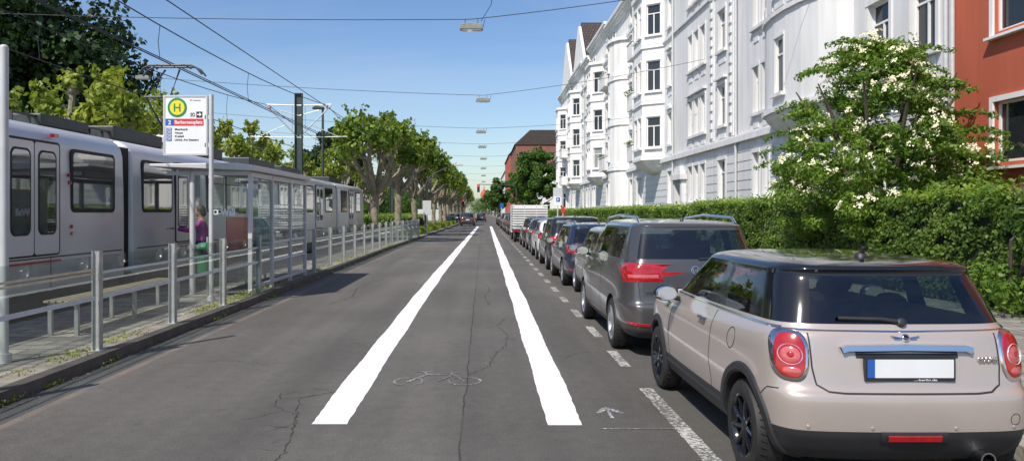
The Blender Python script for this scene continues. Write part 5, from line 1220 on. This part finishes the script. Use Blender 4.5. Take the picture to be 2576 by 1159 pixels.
e=empty('flatbed_truck',(2.72,46.0,0),'white flatbed truck with tall slatted sides parked at the kerb','truck')
b=MB(); W=1.0
for i in range(9):
    z=.97+i*.137
    b.box(-W,W,-2.6,-2.57,z,z+.08); b.box(-W,-W+.03,-2.569,1.6,z,z+.08); b.box(W-.03,W,-2.569,1.6,z,z+.08); b.box(-W,W,1.601,1.63,z,z+.08)
b.obj('slat',['frame'],e)
b=MB()
for x in (-W+.035,-.35,.35,W-.075): b.box(x,x+.04,-2.565,-2.53,.85,2.2)
for yy in (-1.5,-.4,.7): b.box(-W+.031,-W+.06,yy,yy+.05,.85,2.2); b.box(W-.06,W-.031,yy,yy+.05,.85,2.2)
b.obj('stake',['steel'],e)
b=MB(); b.box(-W,W,-2.62,1.65,.78,.9); b.obj('bed',['steelw'],e); b=MB(); b.box(-.4,.4,-2.5,3.2,.5,.779); b.obj('chassis',['dsteel'],e)
b=MB(); b.prism([(1.75,.45),(3.5,.45),(3.55,1.2),(3.2,2.1),(1.75,2.15)],'x',-.95,.95); b.obj('cab',['p_white'],e,bevel=.06)
b=MB(); b.prism([(2.3,1.3),(3.42,1.3),(3.15,1.98),(2.3,1.98)],'x',-.96,.96); b.obj('window',['blackg'],e)
for s in (-1,1): b=MB(); b.box(s*.825-.125,s*.825+.125,-2.66,-2.621,.62,.74); b.obj('tail_light',['red'],e)
b=MB(); b.box(-.26,.26,-2.66,-2.645,.55,.66); b.obj('license_plate',['plate'],e)
for s in (-1,1):
    for yy in (-1.6,2.6): wheel(e,s*.82,yy,.36,.2,s)
b=MB(); b.box(-.93,.93,-2.4,1.4,.905,2.0); b.obj('dark_backing',['barkd'],e)  # dark box added behind the slats so their gaps look shaded
# ------------------------------------------------------------------ person
e=empty('person',(-6.32,17.0,.116),'person in magenta jacket and dark trousers pressing the tram door button','person')
e.rotation_euler=(0,0,.25)
def skin(name,verts,edges,rad,mat,lvl=2,root=0):
    me=bpy.data.meshes.new(name); me.from_pydata(verts,edges,[]); o=bpy.data.objects.new(name,me); link(o); m=o.modifiers.new('k','SKIN')
    for v,r in zip(me.skin_vertices[0].data,rad): v.radius=r if isinstance(r,tuple) else (r,r)
    me.skin_vertices[0].data[root].use_root=True; s=o.modifiers.new('s','SUBSURF'); s.levels=lvl; s.render_levels=lvl
    bpy.context.view_layer.update(); dg=bpy.context.evaluated_depsgraph_get(); m2=bpy.data.meshes.new_from_object(o.evaluated_get(dg)); bpy.data.objects.remove(o)
    m2.materials.clear(); m2.materials.append(M[mat]); m2.polygons.foreach_set('use_smooth',[True]*len(m2.polygons)); o=bpy.data.objects.new(name,m2); o.parent=e; return link(o)
M['skin']=pm('skin',(.45,.25,.17),.5,0,.08,8); M['jacket']=pm('jacket_magenta',(.40,.05,.32),.8,0,.2,7,bump=.3); M['trousers']=pm('trousers',(.03,.035,.06),.85,0,.15,7); M['hair']=pm('hair',(.05,.035,.03),.6,0,.3,30); M['shoe']=pm('shoe',(.03,.03,.03),.5)
skin('body',[(0,0,.95),(0,0,1.2),(0,0,1.40),(-.02,0,1.50),(-.04,0,1.60),(-.05,0,1.66),(0,-.1,.9),(-.04,-.11,.5),(0,-.11,.09),(-.16,-.12,.04),(0,.1,.9),(.06,.11,.5),(.1,.11,.09),(-.06,.12,.04)],
 [(0,1),(1,2),(2,3),(3,4),(4,5),(0,6),(6,7),(7,8),(8,9),(0,10),(10,11),(11,12),(12,13)],[.12,.11,.12,.05,.085,.07,.08,.055,.04,.035,.08,.055,.04,.035],'skin')
skin('trousers',[(0,0,.97),(0,-.1,.88),(-.04,-.11,.5),(0,-.11,.12),(0,.1,.88),(.06,.11,.5),(.1,.11,.12)],[(0,1),(1,2),(2,3),(0,4),(4,5),(5,6)],[.15,.105,.08,.07,.105,.08,.07],'trousers')
skin('jacket',[(0,0,.86),(0,0,1.05),(.01,0,1.25),(0,0,1.38),(-.01,0,1.46),(-.02,-.19,1.38),(-.22,-.24,1.22),(-.50,-.22,1.26),(-.02,.19,1.38),(.03,.25,1.1),(-.12,.24,.9)],[(0,1),(1,2),(2,3),(3,4),(3,5),(5,6),(6,7),(3,8),(8,9),(9,10)],[(.15,.2),(.14,.18),(.15,.2),(.13,.18),.06,.075,.06,.045,.075,.06,.045],'jacket')
for sgn_,(hx_,hy_,hz_) in ((-1,(-.55,-.22,1.27)),(1,(-.15,.24,.85))):
    dx,dz=((-1,0.05) if sgn_<0 else (-.2,-1)); hv=[(hx_,hy_,hz_),(hx_+dx*.07,hy_,hz_+dz*.07)]; he=[(0,1)]; hr=[.024,.032]
    for k,(o_,l_) in enumerate(((-.03,.06),(-.01,.075),(.012,.07),(.032,.055))):
        i0=len(hv); hv+=[(hx_+dx*.1,hy_+o_,hz_+dz*.1),(hx_+dx*(.1+l_*.6),hy_+o_,hz_+dz*(.1+l_*.6)-.008),(hx_+dx*(.1+l_),hy_+o_,hz_+dz*(.1+l_)-.02)]; he+=[(1,i0),(i0,i0+1),(i0+1,i0+2)]; hr+=[.011,.009,.008]
    i0=len(hv); hv+=[(hx_+dx*.05-.01,hy_-.045,hz_+dz*.05-.01),(hx_+dx*.09-.01,hy_-.06,hz_+dz*.09-.01)]; he+=[(0,i0),(i0,i0+1)]; hr+=[.012,.009]
    skin('hand',hv,he,hr,'skin',1)
b=MB(); b.ball((-.055,0,1.645),.098,.078,.125,16); b.ball((-.155,0,1.63),.018,.014,.02,8); b.ball((-.05,-.078,1.635),.018,.008,.03,8); b.ball((-.05,.078,1.635),.018,.008,.03,8); b.obj('head',['skin'],e,smooth=True)
for s in (-1,1): b=MB(); b.ball((-.145,s*.032,1.655),.011,n=8); b.obj('eye',['sblack'],e)
b=MB(); b.box(-.15,-.142,-.022,.022,1.585,1.59); b.obj('mouth',['tramred'],e)
b=MB(); b.ball((-.03,0,1.675),.108,.093,.118,16); b.ball((.01,0,1.62),.085,.085,.10,14); b.obj('hair',['hair'],e,smooth=True)
for yy,xx in ((-.12,-.08),(.12,.02)): b=MB(); b.ball((xx,yy,.05),.13,.05,.055,12); b.obj('shoe',['shoe'],e,smooth=True)
